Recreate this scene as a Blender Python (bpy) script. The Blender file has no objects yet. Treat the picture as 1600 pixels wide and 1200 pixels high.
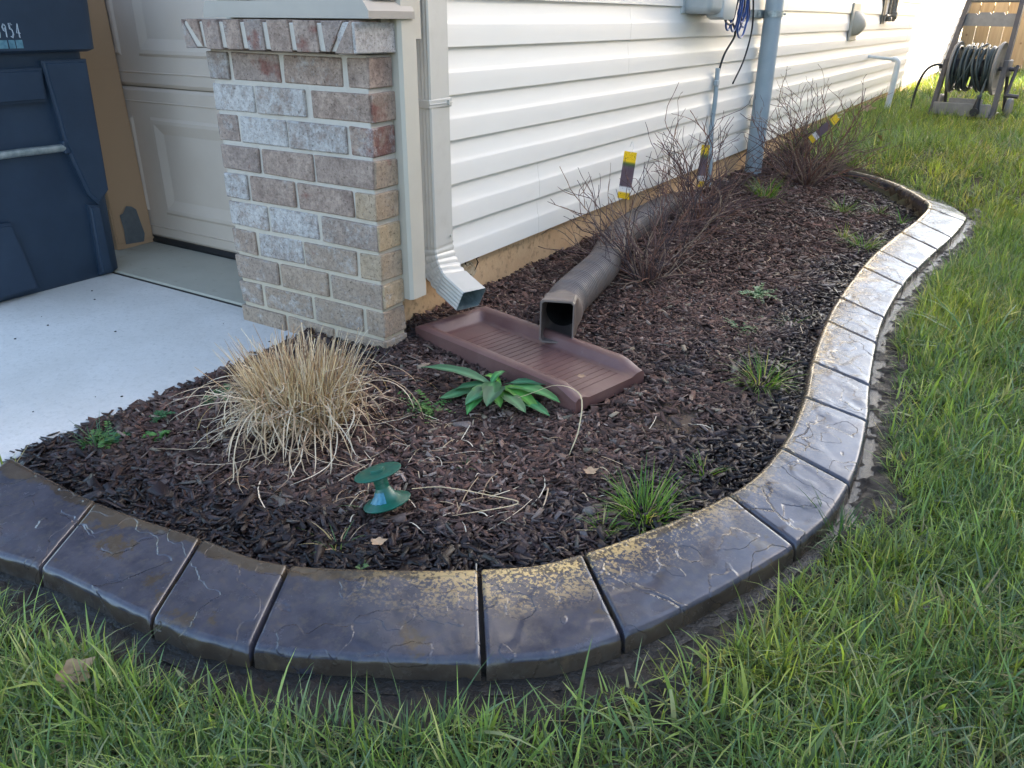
import bpy, bmesh, math, random
import numpy as np
from mathutils import Vector, Matrix, noise as mnoise
random.seed(7); rng = np.random.default_rng(7)
R_ = math.radians
scene = bpy.context.scene
COL = scene.collection

# ------------------------------------------------------------------ camera
cam_d = bpy.data.cameras.new("camera"); cam = bpy.data.objects.new("camera", cam_d); COL.objects.link(cam)
cam_d.sensor_width = 36.0; cam_d.lens = 27.97; cam_d.clip_start = 0.02; cam_d.clip_end = 500
ax = Vector((0.84621391, 0.53280086, 0.00672833)); ay = Vector((0.2280062, -0.35065731, -0.90832408)); az = Vector((-0.48159651, 0.77017057, -0.41821299))
cam.matrix_world = Matrix(((ax.x, -ay.x, -az.x, 0), (ax.y, -ay.y, -az.y, 0), (ax.z, -ay.z, -az.z, 0.85), (0, 0, 0, 1)))
scene.camera = cam

# ------------------------------------------------------------------ light
SUN_AZ = math.atan2(0.58, 0.81)      # from +Y towards +X
SUN_EL = R_(21)
world = bpy.data.worlds.new("World"); scene.world = world; world.use_nodes = True
wn = world.node_tree; bg = wn.nodes["Background"]
sky = wn.nodes.new("ShaderNodeTexSky"); sky.sky_type = 'NISHITA'; sky.sun_disc = False
sky.sun_elevation = SUN_EL; sky.sun_rotation = SUN_AZ; sky.altitude = 100
sky.air_density = 1.0; sky.dust_density = 2.3; sky.ozone_density = 1.0
wn.links.new(sky.outputs[0], bg.inputs[0]); bg.inputs[1].default_value = 0.15
sd = bpy.data.lights.new("sun", 'SUN'); sd.energy = 4.5; sd.angle = R_(0.5); sd.color = (1.0, 0.90, 0.74)
sun = bpy.data.objects.new("sun", sd); COL.objects.link(sun)
sv = Vector((math.sin(SUN_AZ) * math.cos(SUN_EL), math.cos(SUN_AZ) * math.cos(SUN_EL), math.sin(SUN_EL)))
sun.rotation_euler = sv.to_track_quat('Z', 'Y').to_euler()
vs = scene.view_settings
vs.view_transform = 'Standard'; vs.look = 'None'; vs.gamma = 1; vs.use_curve_mapping = False
vs.exposure = 2.5
scene.render.engine = 'CYCLES'; scene.cycles.max_bounces = 7; scene.cycles.use_denoising = True

# ------------------------------------------------------------------ materials
class NT:
    def __init__(s, name):
        s.m = bpy.data.materials.new(name); s.m.use_nodes = True
        s.t = s.m.node_tree; s.b = s.t.nodes["Principled BSDF"]; s.out = s.t.nodes["Material Output"]
        s.pos = s.n("ShaderNodeNewGeometry").outputs["Position"]
    def n(s, k): return s.t.nodes.new(k)
    def l(s, a, b): s.t.links.new(a, b)
    def set(s, sock, v):
        if isinstance(v, bpy.types.NodeSocket): s.l(v, sock)
        elif isinstance(v, (tuple, list)) and len(v) == 3 and sock.type == 'RGBA': sock.default_value = (*v, 1)
        else: sock.default_value = v
    def noise(s, scale, detail=4, rough=0.55, dist=0, vec=None, stretch=None):
        v = vec or s.pos
        if stretch:
            mp = s.n("ShaderNodeMapping"); mp.inputs["Scale"].default_value = stretch; s.l(v, mp.inputs[0]); v = mp.outputs[0]
        k = s.n("ShaderNodeTexNoise"); k.inputs["Scale"].default_value = scale; k.inputs["Detail"].default_value = detail
        k.inputs["Roughness"].default_value = rough; k.inputs["Distortion"].default_value = dist; s.l(v, k.inputs["Vector"])
        return k.outputs["Fac"]
    def vor(s, scale, feat='F1', vec=None):
        k = s.n("ShaderNodeTexVoronoi"); k.feature = feat; k.inputs["Scale"].default_value = scale; s.l(vec or s.pos, k.inputs["Vector"])
        return k.outputs["Distance"]
    def ramp(s, fac, stops):
        k = s.n("ShaderNodeValToRGB"); e = k.color_ramp.elements
        while len(e) < len(stops): e.new(0.5)
        for q, (p, c) in zip(e, stops):
            q.position = p; q.color = (*c, 1) if isinstance(c, (tuple, list)) else (c, c, c, 1)
        s.l(fac, k.inputs[0]); return k.outputs[0]
    def mix(s, f, a, b, mode='MIX'):
        k = s.n("ShaderNodeMix"); k.data_type = 'RGBA'; k.blend_type = mode
        s.set(k.inputs[0], f); s.set(k.inputs[6], a); s.set(k.inputs[7], b); return k.outputs[2]
    def math(s, op, a, b=0.0, c=None):
        k = s.n("ShaderNodeMath"); k.operation = op; s.set(k.inputs[0], a); s.set(k.inputs[1], b)
        if c is not None: s.set(k.inputs[2], c)
        return k.outputs[0]
    def xyz(s, v=None):
        k = s.n("ShaderNodeSeparateXYZ"); s.l(v or s.pos, k.inputs[0]); return k.outputs
    def attr(s, name):
        k = s.n("ShaderNodeAttribute"); k.attribute_name = name; return k.outputs["Color"]
    def bump(s, h, strength=0.3, dist=0.002, prev=None):
        k = s.n("ShaderNodeBump"); k.inputs["Strength"].default_value = strength; k.inputs["Distance"].default_value = dist
        s.l(h, k.inputs["Height"])
        if prev: s.l(prev, k.inputs["Normal"])
        return k.outputs[0]
    def fin(s, base=None, rough=None, normal=None, metal=None, spec=None, coat=None, coatr=None, trans=None, sub=None):
        b = s.b
        for nm, v in (("Base Color", base), ("Roughness", rough), ("Normal", normal), ("Metallic", metal), ("Specular IOR Level", spec),
                      ("Coat Weight", coat), ("Coat Roughness", coatr)):
            if v is not None: s.set(b.inputs[nm], v)
        return s.m

def simple(name, c, c2=None, scale=30, rough=0.6, bump=0.15, bscale=200, bdist=0.001, metal=0, spec=0.5):
    t = NT(name)
    c2 = c2 or tuple(v * 0.8 for v in c)
    col = t.mix(t.ramp(t.noise(scale), [(0.35, 0.0), (0.65, 1.0)]), c, c2)
    return t.fin(col, rough, t.bump(t.noise(bscale, 3), bump, bdist), metal, spec)

M = {}
def mk_mats():
    # vinyl siding
    t = NT("vinyl_siding_white")
    g = t.noise(60, 3, stretch=(1, 0.12, 3))
    dirt = t.ramp(t.noise(1.3, 4), [(0.45, 0.0), (0.8, 1.0)])
    z = t.xyz()[2]
    low = t.ramp(z, [(0.12, 1.0), (0.45, 0.0)])
    col = t.mix(t.math('MULTIPLY', dirt, 0.35), (0.73, 0.70, 0.655), (0.66, 0.63, 0.56))
    col = t.mix(t.math('MULTIPLY', low, t.math('MULTIPLY', t.noise(9, 4), 0.22)), col, (0.52, 0.48, 0.38))
    M['siding'] = t.fin(col, 0.42, t.bump(g, 0.25, 0.0006), spec=0.4)
    t = NT("clay_trim_vinyl")
    col = t.mix(t.ramp(t.noise(7), [(0.4, 0), (0.7, 1)]), (0.50, 0.455, 0.38), (0.46, 0.415, 0.345))
    M['trim'] = t.fin(col, 0.45, t.bump(t.noise(150, 2), 0.05, 0.0005))
    t = NT("painted_aluminium_downspout")
    col = t.mix(t.ramp(t.noise(14, 5), [(0.5, 0), (0.75, 1)]), (0.50, 0.475, 0.43), (0.45, 0.425, 0.38))
    M['spout'] = t.fin(col, t.ramp(t.noise(30), [(0.3, 0.28), (0.7, 0.42)]), t.bump(t.noise(25, 2), 0.12, 0.001))
    M['spout_in'] = simple("galvanised_inner_metal", (0.30, 0.36, 0.37), (0.2, 0.25, 0.26), 60, 0.35, 0.1, 100, metal=0.6)
    # brick
    t = NT("whitewashed_brick")
    oi = t.n("ShaderNodeObjectInfo"); sp = t.n("ShaderNodeSeparateColor"); t.l(oi.outputs["Color"], sp.inputs[0])
    W_, Rd, Tn = sp.outputs[0], sp.outputs[1], sp.outputs[2]
    base = t.mix(t.ramp(t.noise(22, 9, 0.78), [(0.36, 0), (0.64, 1)]), (0.20, 0.136, 0.108), (0.42, 0.31, 0.245))
    base = t.mix(oi.outputs["Random"], base, t.mix(0.5, base, (0.24, 0.20, 0.185)))
    base = t.mix(t.math('MULTIPLY', Tn, 0.8), base, t.mix(t.noise(30, 4), (0.42, 0.28, 0.13), (0.5, 0.40, 0.28)))
    rp = t.ramp(t.math('ADD', t.noise(13, 4, 0.6), t.math('MULTIPLY', Rd, 0.24)), [(0.66, 0), (0.76, .9)])
    base = t.mix(rp, base, t.mix(t.noise(40, 3), (0.17, 0.065, 0.055), (0.24, 0.12, 0.09)))
    wn_ = t.math('ADD', t.noise(24, 10, 0.82), t.math('MULTIPLY', t.math('SUBTRACT', W_, 0.50), 0.40))
    wp = t.ramp(wn_, [(0.50, 0), (0.66, 1)])
    base = t.mix(t.math('MULTIPLY', wp, 0.70), base, t.mix(t.noise(60, 4), (0.42, 0.40, 0.38), (0.60, 0.58, 0.56)))
    pit = t.ramp(t.noise(160, 3, 0.6), [(0.28, 0.35), (0.42, 1.0)])
    base = t.mix(1.0, base, pit, 'MULTIPLY')
    h = t.math('ADD', t.noise(90, 6, 0.7), t.math('MULTIPLY', wp, 0.25))
    base = t.mix(1.0, base, t.ramp(t.noise(75, 8, 0.85), [(0.35, .62), (0.6, 1.12)]), 'MULTIPLY')
    M['brick'] = t.fin(base, 0.9, t.bump(h, 1.0, 0.004), spec=0.25)
    t = NT("mortar")
    z = t.xyz()[2]
    lowf = t.ramp(t.math('ADD', z, t.math('MULTIPLY', t.noise(8), 0.2)), [(0.2, 1), (0.55, 0)])
    col = t.mix(t.noise(35, 6, 0.7), (0.38, 0.33, 0.28), (0.53, 0.48, 0.425))
    col = t.mix(t.math('MULTIPLY', lowf, 0.55), col, (0.45, 0.36, 0.24))
    M['mortar'] = t.fin(col, 0.95, t.bump(t.noise(140, 5, 0.7), 0.8, 0.003), spec=0.2)
    # foundation
    t = NT("clay_stained_foundation")
    col = t.mix(t.ramp(t.noise(5, 6, 0.65), [(0.3, 0), (0.7, 1)]), (0.48, 0.30, 0.16), (0.58, 0.40, 0.235))
    col = t.mix(t.ramp(t.noise(45, 5), [(0.55, 0), (0.7, 1)]), col, (0.30, 0.20, 0.11))
    ck = t.vor(9, 'DISTANCE_TO_EDGE')
    M['found'] = t.fin(col, 0.92, t.bump(t.noise(50, 6, 0.65), 0.55, 0.004), spec=0.2)
    M['found_chip'] = simple("chipped_foundation_patch", (0.42, 0.35, 0.24), (0.27, 0.19, 0.11), 60, 0.95, 0.9, 90, 0.004, spec=0.2)
    # concrete
    t = NT("driveway_concrete")
    col = t.mix(t.noise(3, 5), (0.64, 0.60, 0.56), (0.72, 0.68, 0.635))
    col = t.mix(t.ramp(t.noise(150, 5, 0.6), [(0.3, 0), (0.7, 0.6)]), col, (0.58, 0.54, 0.50))
    sp_ = t.ramp(t.noise(22, 8, 0.75), [(0.64, 0), (0.72, 0.6)])
    col = t.mix(sp_, col, (0.34, 0.31, 0.27))
    col = t.mix(t.ramp(t.noise(1.6, 6, 0.7), [(0.38, 0), (0.60, .75)]), col, (0.52, 0.485, 0.44))
    col = t.mix(t.ramp(t.noise(60, 8, 0.8), [(0.52, 0), (0.62, .5)]), col, (0.42, 0.39, 0.35))
    x = t.xyz()[0]
    edge = t.ramp(t.math('ADD', x, t.math('MULTIPLY', t.noise(14, 5), 0.12)), [(0.0, 0), (1.0, 1)])
    ed = t.math('MULTIPLY', t.ramp(t.math('ADD', t.math('ADD', x, 2.6), t.math('MULTIPLY', t.noise(25, 6, .7), 0.07)), [(0.965, 0), (0.99, 1)]), 0.6)
    col = t.mix(ed, col, (0.27, 0.24, 0.20))
    M['concrete'] = t.fin(col, 0.85, t.bump(t.noise(260, 5, 0.7, stretch=(1, 0.2, 1)), 0.9, 0.0022), spec=0.3)
    t = NT("garage_apron_concrete")
    col = t.mix(t.noise(6, 6), (0.34, 0.32, 0.26), (0.45, 0.42, 0.35))
    col = t.mix(t.ramp(t.noise(30, 7, 0.7), [(0.6, 0), (0.72, 0.7)]), col, (0.22, 0.21, 0.17))
    M['apron'] = t.fin(col, 0.85, t.bump(t.noise(200, 5), 0.4, 0.0015), spec=0.3)
    M['door'] = simple("garage_door_paint", (0.64, 0.53, 0.44), (0.61, 0.50, 0.41), 6, 0.5, 0.06, 240, 0.0006)
    M['rubber'] = simple("black_rubber", (0.015, 0.015, 0.016), None, 30, 0.6)
    # wet curb
    t = NT("wet_stamped_concrete")
    n1 = t.noise(7, 5, 0.6)
    brn = t.mix(t.ramp(n1, [(0.35, 0), (0.65, 1)]), (0.045, 0.032, 0.024), (0.085, 0.060, 0.040))
    slt = t.mix(t.ramp(t.noise(17, 6, 0.7), [(0.35, 0), (0.65, 1)]), (0.036, 0.035, 0.048), (0.070, 0.064, 0.078))
    tp = t.n("ShaderNodeAttribute"); tp.attribute_name = "top"
    tf = t.ramp(t.math('ADD', tp.outputs["Fac"], t.math('MULTIPLY', t.math('SUBTRACT', t.noise(6, 7, 0.72), 0.5), 3.8)), [(0.42, 0), (0.55, 1)])
    col = t.mix(tf, brn, slt)
    col = t.mix(t.ramp(t.noise(60, 6, 0.7), [(0.5, 0), (0.62, 0.3)]), col, (0.11, 0.09, 0.07))
    y = t.xyz()[1]
    tan = t.math('MULTIPLY', t.ramp(t.math('ADD', t.noise(11, 5, 0.7), 0.0), [(0.62, 0), (0.70, 1)]), 0.4)
    col = t.mix(tan, col, (0.15, 0.10, 0.055))
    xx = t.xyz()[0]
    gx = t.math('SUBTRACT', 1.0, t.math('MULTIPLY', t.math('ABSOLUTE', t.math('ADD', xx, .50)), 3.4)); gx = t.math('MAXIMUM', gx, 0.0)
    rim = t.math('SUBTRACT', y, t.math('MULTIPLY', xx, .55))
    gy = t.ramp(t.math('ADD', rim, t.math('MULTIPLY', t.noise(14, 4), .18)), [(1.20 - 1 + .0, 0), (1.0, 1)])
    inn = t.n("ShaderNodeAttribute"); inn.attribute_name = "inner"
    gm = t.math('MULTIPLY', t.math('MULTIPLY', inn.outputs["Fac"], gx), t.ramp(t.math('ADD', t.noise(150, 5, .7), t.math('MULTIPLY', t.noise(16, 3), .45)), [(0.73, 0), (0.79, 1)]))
    col = t.mix(gm, col, (0.62, 0.40, 0.16))  # golden glints painted into the colour along the near slabs' inner edge
    hgt = t.math('ADD', t.math('MULTIPLY', t.noise(55, 8, 0.75), 0.30), t.math('MULTIPLY', t.noise(260, 4, 0.6), 0.16))
    wv = t.n("ShaderNodeVectorMath"); wv.operation = 'MULTIPLY_ADD'; nz = t.n("ShaderNodeTexNoise"); nz.inputs["Scale"].default_value = 7; nz.inputs["Detail"].default_value = 5; t.l(t.pos, nz.inputs["Vector"])
    t.l(nz.outputs["Color"], wv.inputs[0]); wv.inputs[1].default_value = (.11, .11, .11); t.l(t.pos, wv.inputs[2])
    la = t.ramp(t.noise(6.5, 2, 0.5, vec=wv.outputs[0]), [(0.44, 0), (0.447, .55), (0.56, .62), (0.566, 1)])
    lb = t.ramp(t.vor(5.2, 'DISTANCE_TO_EDGE', wv.outputs[0]), [(0.0, -1), (0.012, 0)])
    crk = t.ramp(t.vor(3.6, 'DISTANCE_TO_EDGE', wv.outputs[0]), [(0.0, 0), (0.012, 1)])
    msk = t.ramp(t.noise(5.5, 2), [(0.42, 0), (0.47, 1)])
    ledge = t.math('ADD', la, t.math('MULTIPLY', t.math('MAXIMUM', crk, msk), 0.55))
    dry = t.ramp(t.noise(9, 7, 0.7), [(0.40, 0.15), (0.62, 0.32)])
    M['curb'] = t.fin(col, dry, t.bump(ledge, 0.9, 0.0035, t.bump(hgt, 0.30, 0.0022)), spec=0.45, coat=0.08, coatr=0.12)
    M['curb_core'] = simple("wet_groove_mortar", (0.02, 0.016, 0.013), (0.035, 0.026, 0.02), 60, 0.85, 0.5, 150, 0.002)
    # soils
    t = NT("lawn_soil")
    col = t.mix(t.noise(30, 6, 0.7), (0.045, 0.032, 0.022), (0.11, 0.085, 0.055))
    col = t.mix(t.ramp(t.noise(2.2, 4), [(0.4, 0), (0.65, 0.7)]), col, (0.045, 0.06, 0.02))
    M['soil'] = t.fin(col, 0.95, t.bump(t.noise(120, 6, 0.7), 1.0, 0.006), spec=0.2)
    t = NT("bed_soil")
    col = t.mix(t.noise(60, 6, 0.7), (0.010, 0.006, 0.005), (0.028, 0.017, 0.013))
    ps = t.n('ShaderNodeVectorMath'); ps.operation = 'DISTANCE'; t.l(t.pos, ps.inputs[0]); ps.inputs[1].default_value = (-.56, 1.60, 0)
    col = t.mix(t.ramp(t.math('ADD', ps.outputs['Value'], t.math('MULTIPLY', t.noise(20, 4), .1)), [(0.12, 1), (0.20, 0)]), col, t.mix(t.noise(60, 5), (0.11, 0.07, 0.045), (0.19, 0.13, 0.09)))
    M['bedsoil'] = t.fin(col, 0.8, t.bump(t.noise(150, 6, 0.7), 1.0, 0.006), spec=0.3)
    t = NT("wet_mud")
    col = t.mix(t.noise(40, 6, 0.7), (0.016, 0.012, 0.010), (0.045, 0.033, 0.025))
    rg = t.ramp(t.noise(12, 5, 0.6), [(0.42, 0.16), (0.60, 0.7)])
    M['mud'] = t.fin(col, rg, t.bump(t.noise(110, 8, 0.75), 1.0, 0.008), spec=0.35)
    t = NT("muddy_water")
    M['water'] = t.fin((0.02, 0.016, 0.012), 0.10, t.bump(t.noise(70, 5, 0.7), 0.9, 0.004), spec=0.4)
    # attribute driven
    t = NT("mulch_chips")
    c = t.attr("Col")
    col = t.mix(t.ramp(t.noise(300, 3, 0.6, stretch=(1, 1, 1)), [(0.3, 0.6), (0.7, 1.0)]), (0, 0, 0), c)
    col = t.mix(1.0, c, t.ramp(t.noise(260, 4, 0.7), [(0.3, 0.55), (0.7, 1.15)]), 'MULTIPLY')
    wet = t.n("ShaderNodeAttribute"); wet.attribute_name = "wet"
    rg = t.ramp(wet.outputs["Fac"], [(0, 0.8), (1, 0.33)])
    M['chips'] = t.fin(col, rg, t.bump(t.noise(380, 4, 0.7), 0.6, 0.0015), spec=0.3)
    def blade(name, tr=0.35, rough=0.45):
        t = NT(name); c = t.attr("Col")
        t.fin(c, rough, None, spec=0.35)
        tb = t.n("ShaderNodeBsdfTranslucent"); t.l(t.mix(1.0, c, (1.5, 1.6, 0.5), 'MULTIPLY'), tb.inputs[0])
        mx = t.n("ShaderNodeMixShader"); mx.inputs[0].default_value = tr
        t.l(t.b.outputs[0], mx.inputs[1]); t.l(tb.outputs[0], mx.inputs[2]); t.l(mx.outputs[0], t.out.inputs[0]); return t.m
    M['grass'] = blade("grass_blades"); M['leaf'] = blade("leaf_green", 0.2, 0.38)
    M['straw'] = blade("dry_straw", 0.12, 0.6)
    t = NT("twig_bark"); c = t.attr("Col"); M['twig'] = t.fin(c, 0.75, t.bump(t.noise(400, 3), 0.4, 0.001), spec=0.3)
    # others
    t = NT("splash_block_plastic")
    col = t.mix(t.ramp(t.noise(9, 6, 0.6), [(0.35, 0), (0.7, 1)]), (0.115, 0.052, 0.046), (0.155, 0.082, 0.070))
    col = t.mix(t.ramp(t.noise(90, 5, 0.7), [(0.6, 0), (0.72, 0.35)]), col, (0.22, 0.15, 0.13))
    M['splash'] = t.fin(col, 0.42, t.bump(t.noise(250, 3), 0.25, 0.0008))
    t = NT("corrugated_drain_plastic")
    col = t.mix(t.ramp(t.noise(8, 5), [(0.4, 0), (0.7, 1)]), (0.110, 0.082, 0.070), (0.150, 0.115, 0.100))
    M['drain'] = t.fin(col, 0.38, t.bump(t.noise(200, 3), 0.2, 0.0008))
    M['drain_in'] = simple("drain_inside", (0.02, 0.017, 0.015), None, 30, 0.5)
    M['green_plastic'] = simple("green_plastic", (0.008, 0.10, 0.065), (0.012, 0.075, 0.05), 60, 0.35, 0.1, 200)
    M['blue_print'] = simple("worn_blue_film", (0.05, 0.20, 0.27), (0.02, 0.12, 0.17), 120, 0.4)
    t = NT("navy_bin_plastic")
    col = t.mix(t.ramp(t.noise(7, 6, 0.6), [(0.35, 0), (0.7, 1)]), (0.015, 0.031, 0.058), (0.024, 0.044, 0.076))
    col = t.mix(t.ramp(t.noise(70, 7, 0.8), [(0.68, 0), (0.75, 0.35)]), col, (0.10, 0.13, 0.17))
    M['bin'] = t.fin(col, 0.5, t.bump(t.noise(350, 3), 0.25, 0.0006))
    M['bin_dark'] = simple("bin_lid_plastic", (0.010, 0.012, 0.016), None, 30, 0.5)
    M['steel'] = simple("scuffed_galvanised_steel", (0.45, 0.48, 0.48), (0.25, 0.30, 0.31), 50, 0.45, 0.2, 200, metal=0.7)
    M['label_white'] = simple("chalky_white_paint", (0.50, 0.55, 0.60), (0.3, 0.36, 0.42), 200, 0.7)
    M['sticker'] = simple("faded_sticker", (0.06, 0.16, 0.22), (0.13, 0.26, 0.32), 60, 0.5)
    t = NT("cardboard")
    col = t.mix(t.noise(4, 4), (0.42, 0.27, 0.165), (0.47, 0.31, 0.19))
    M['card'] = t.fin(col, 0.85, t.bump(t.noise(120, 3, stretch=(1, 1, .1)), 0.2, 0.0008), spec=0.2)
    M['tape'] = simple("grey_duct_tape", (0.13, 0.145, 0.155), (0.10, 0.11, 0.12), 30, 0.35)
    M['conduit'] = simple("grey_pvc_conduit", (0.34, 0.40, 0.44), (0.30, 0.36, 0.40), 12, 0.4, 0.05)
    M['ubox'] = simple("utility_box_paint", (0.46, 0.49, 0.50), (0.42, 0.45, 0.46), 12, 0.4, 0.05)
    M['cable_black'] = simple("black_cable", (0.014, 0.014, 0.016), None, 30, 0.4)
    M['cable_blue'] = simple("blue_cable", (0.012, 0.075, 0.30), (0.01, 0.05, 0.2), 30, 0.38)
    M['pvc_white'] = simple("white_pvc", (0.78, 0.78, 0.76), (0.66, 0.66, 0.63), 12, 0.35, 0.05)
    M['beige'] = simple("beige_vent_plastic", (0.50, 0.45, 0.37), (0.45, 0.40, 0.33), 20, 0.5)
    M['bronze'] = simple("old_valve_metal", (0.30, 0.27, 0.23), (0.14, 0.12, 0.10), 60, 0.45, metal=0.6)
    t = NT("cedar_fence_board")
    oi = t.n("ShaderNodeObjectInfo")
    gr = t.noise(30, 5, 0.6, stretch=(1, 1, 0.07))
    col = t.mix(t.ramp(gr, [(0.35, 0), (0.65, 1)]), (0.42, 0.26, 0.125), (0.56, 0.38, 0.20))
    col = t.mix(t.math('MULTIPLY', oi.outputs["Random"], 0.55), col, (0.56, 0.42, 0.27))
    kn = t.ramp(t.vor(5.5), [(0.06, 1), (0.13, 0)])
    col = t.mix(t.math('MULTIPLY', kn, 0.7), col, (0.20, 0.10, 0.05))
    M['fence'] = t.fin(col, 0.8, t.bump(gr, 0.4, 0.002), spec=0.25)
    M['reel_frame'] = simple("taupe_plastic_frame", (0.060, 0.052, 0.060), (0.085, 0.072, 0.066), 20, 0.45)
    M['reel_tan'] = simple("stone_plastic_panel", (0.25, 0.225, 0.20), (0.20, 0.18, 0.16), 20, 0.5)
    M['hose'] = simple("dark_green_hose", (0.030, 0.042, 0.040), (0.055, 0.065, 0.062), 12, 0.35)
    M['shingle'] = simple("asphalt_shingles", (0.07, 0.065, 0.06), (0.11, 0.10, 0.09), 20, 0.95, 0.8, 120, 0.004)
    M['glass'] = simple("dark_window_glass", (0.03, 0.04, 0.045), None, 3, 0.05)
    M['stone'] = simple("small_stone", (0.17, 0.14, 0.12), (0.07, 0.055, 0.05), 50, 0.85, 0.8, 150, 0.003)
    M['dryleaf'] = simple("dry_leaf", (0.42, 0.27, 0.16), (0.30, 0.18, 0.10), 60, 0.7, 0.6, 120, 0.002)
    t = NT("plant_tag_print")
    tc = t.n("ShaderNodeTexCoord"); o = t.xyz(tc.outputs["Object"])
    zz = o[2]
    band = t.ramp(zz, [(0.0, (0.75, 0.56, 0.03)), (0.018, (0.75, 0.56, 0.03)), (0.0185, (0.75, 0.76, 0.78)), (0.032, (0.75, 0.76, 0.78)),
                       (0.0325, (0.17, 0.125, 0.155)), (0.085, (0.20, 0.15, 0.18)), (0.096, (0.12, 0.20, 0.07)), (0.102, (0.80, 0.62, 0.04))])
    for k in (band.node,): k.color_ramp.interpolation = 'LINEAR'
    scr = t.ramp(t.noise(260, 2, 0.5, vec=tc.outputs["Object"], stretch=(1, 1, 3)), [(0.60, 0), (0.63, 1)])
    txt = t.math('MULTIPLY', scr, t.math('LESS_THAN', t.math('ABSOLUTE', t.math('SUBTRACT', zz, 0.033)), 0.006))
    txt2 = t.math('MULTIPLY', scr, t.math('LESS_THAN', t.math('ABSOLUTE', t.math('SUBTRACT', zz, 0.118)), 0.012))
    txt3 = t.math('MULTIPLY', scr, t.math('LESS_THAN', t.math('ABSOLUTE', t.math('SUBTRACT', zz, 0.012)), 0.006))
    col = t.mix(t.math('MAXIMUM', t.math('MAXIMUM', txt, txt2), txt3), band, (0.04, 0.04, 0.05))
    M['tag'] = t.fin(col, 0.35)
mk_mats()

# ------------------------------------------------------------------ helpers
def link(o, parent=None):
    COL.objects.link(o)
    if parent: o.parent = parent
    return o
def tag(o, label=None, cat=None, group=None, kind=None):
    if label: o['label'] = label
    if cat: o['category'] = cat
    if group: o['group'] = group
    if kind: o['kind'] = kind
    return o
def thing(name, label, cat, loc=(0, 0, 0), rz=0, group=None):
    o = bpy.data.objects.new(name, None); o.empty_display_size = 0.05
    o.location = loc; o.rotation_euler = (0, 0, rz); COL.objects.link(o)
    return tag(o, label, cat, group)
def obj(name, bm, mat, parent=None, smooth=False, kind=None, loc=None, auto=None):
    me = bpy.data.meshes.new(name)
    if isinstance(bm, bmesh.types.BMesh):
        bmesh.ops.recalc_face_normals(bm, faces=bm.faces[:]); bm.to_mesh(me); bm.free()
    o = bpy.data.objects.new(name, me)
    for m in (mat if isinstance(mat, (list, tuple)) else [mat]): me.materials.append(m)
    if smooth:
        me.polygons.foreach_set("use_smooth", [True] * len(me.polygons))
        if auto: 
            try: me.set_sharp_from_angle(angle=R_(auto))
            except Exception: pass
    link(o, parent)
    if loc: o.location = loc
    if kind: o['kind'] = kind
    return o
def BM(): return bmesh.new()
def box(bm, x0, x1, y0, y1, z0, z1, bev=0.0, seg=1, jit=0.0, mi=0):
    vs = [bm.verts.new((x + random.uniform(-jit, jit), y + random.uniform(-jit, jit), z + random.uniform(-jit, jit))) for x in (x0, x1) for y in (y0, y1) for z in (z0, z1)]
    fs = [bm.faces.new([vs[i] for i in q]) for q in ((0, 1, 3, 2), (4, 6, 7, 5), (0, 4, 5, 1), (2, 3, 7, 6), (0, 2, 6, 4), (1, 5, 7, 3))]
    for f in fs: f.material_index = mi
    if bev > 0:
        es = list({e for f in fs for e in f.edges})
        bmesh.ops.bevel(bm, geom=es, offset=bev, segments=seg, affect='EDGES', profile=0.5)
    return bm
def prism(bm, pts, a, b, axis='y', bev=0.0):
    def P(p, t):
        if axis == 'y': return (p[0], t, p[1])
        if axis == 'x': return (t, p[0], p[1])
        return (p[0], p[1], t)
    A = [bm.verts.new(P(p, a)) for p in pts]; B = [bm.verts.new(P(p, b)) for p in pts]
    fs = [bm.faces.new(A), bm.faces.new(B[::-1])]
    n = len(pts)
    for i in range(n): fs.append(bm.faces.new((A[i], B[i], B[(i + 1) % n], A[(i + 1) % n])))
    if bev: bmesh.ops.bevel(bm, geom=list({e for f in fs for e in f.edges}), offset=bev, segments=1, affect='EDGES')
    return bm
def frames(pts):
    pts = [Vector(p) for p in pts]; n = len(pts); T = []
    for i in range(n):
        d = pts[min(i + 1, n - 1)] - pts[max(i - 1, 0)]; T.append(d.normalized() if d.length > 1e-9 else Vector((0, 0, 1)))
    up = Vector((0, 0, 1)) if abs(T[0].z) < 0.9 else Vector((0, 1, 0))
    N = (up - T[0] * up.dot(T[0])).normalized(); out = []
    for i in range(n):
        N = (N - T[i] * N.dot(T[i])).normalized(); out.append((pts[i], T[i], N, T[i].cross(N)))
    return out
def tube(bm, pts, rad, sides=8, caps=True, mi=0):
    fr = frames(pts); rings = []
    for i, (p, T, N, B) in enumerate(fr):
        r = rad[i] if isinstance(rad, (list, tuple)) else rad
        rings.append([bm.verts.new(p + (N * math.cos(2 * math.pi * k / sides) + B * math.sin(2 * math.pi * k / sides)) * r) for k in range(sides)])
    for i in range(len(rings) - 1):
        for k in range(sides):
            f = bm.faces.new((rings[i][k], rings[i][(k + 1) % sides], rings[i + 1][(k + 1) % sides], rings[i + 1][k])); f.material_index = mi
    if caps: bm.faces.new(rings[0][::-1]); bm.faces.new(rings[-1])
    return rings
def smooth_path(pts, n=8):
    P = [Vector(p) for p in pts]; P = [P[0] * 2 - P[1]] + P + [P[-1] * 2 - P[-2]]; out = []
    for i in range(1, len(P) - 2):
        for k in range(n):
            t = k / n; a, b, c, d = P[i - 1], P[i], P[i + 1], P[i + 2]
            out.append(0.5 * ((2 * b) + (c - a) * t + (2 * a - 5 * b + 4 * c - d) * t * t + (3 * b - a - 3 * c + d) * t ** 3))
    out.append(P[-2]); return out
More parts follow.
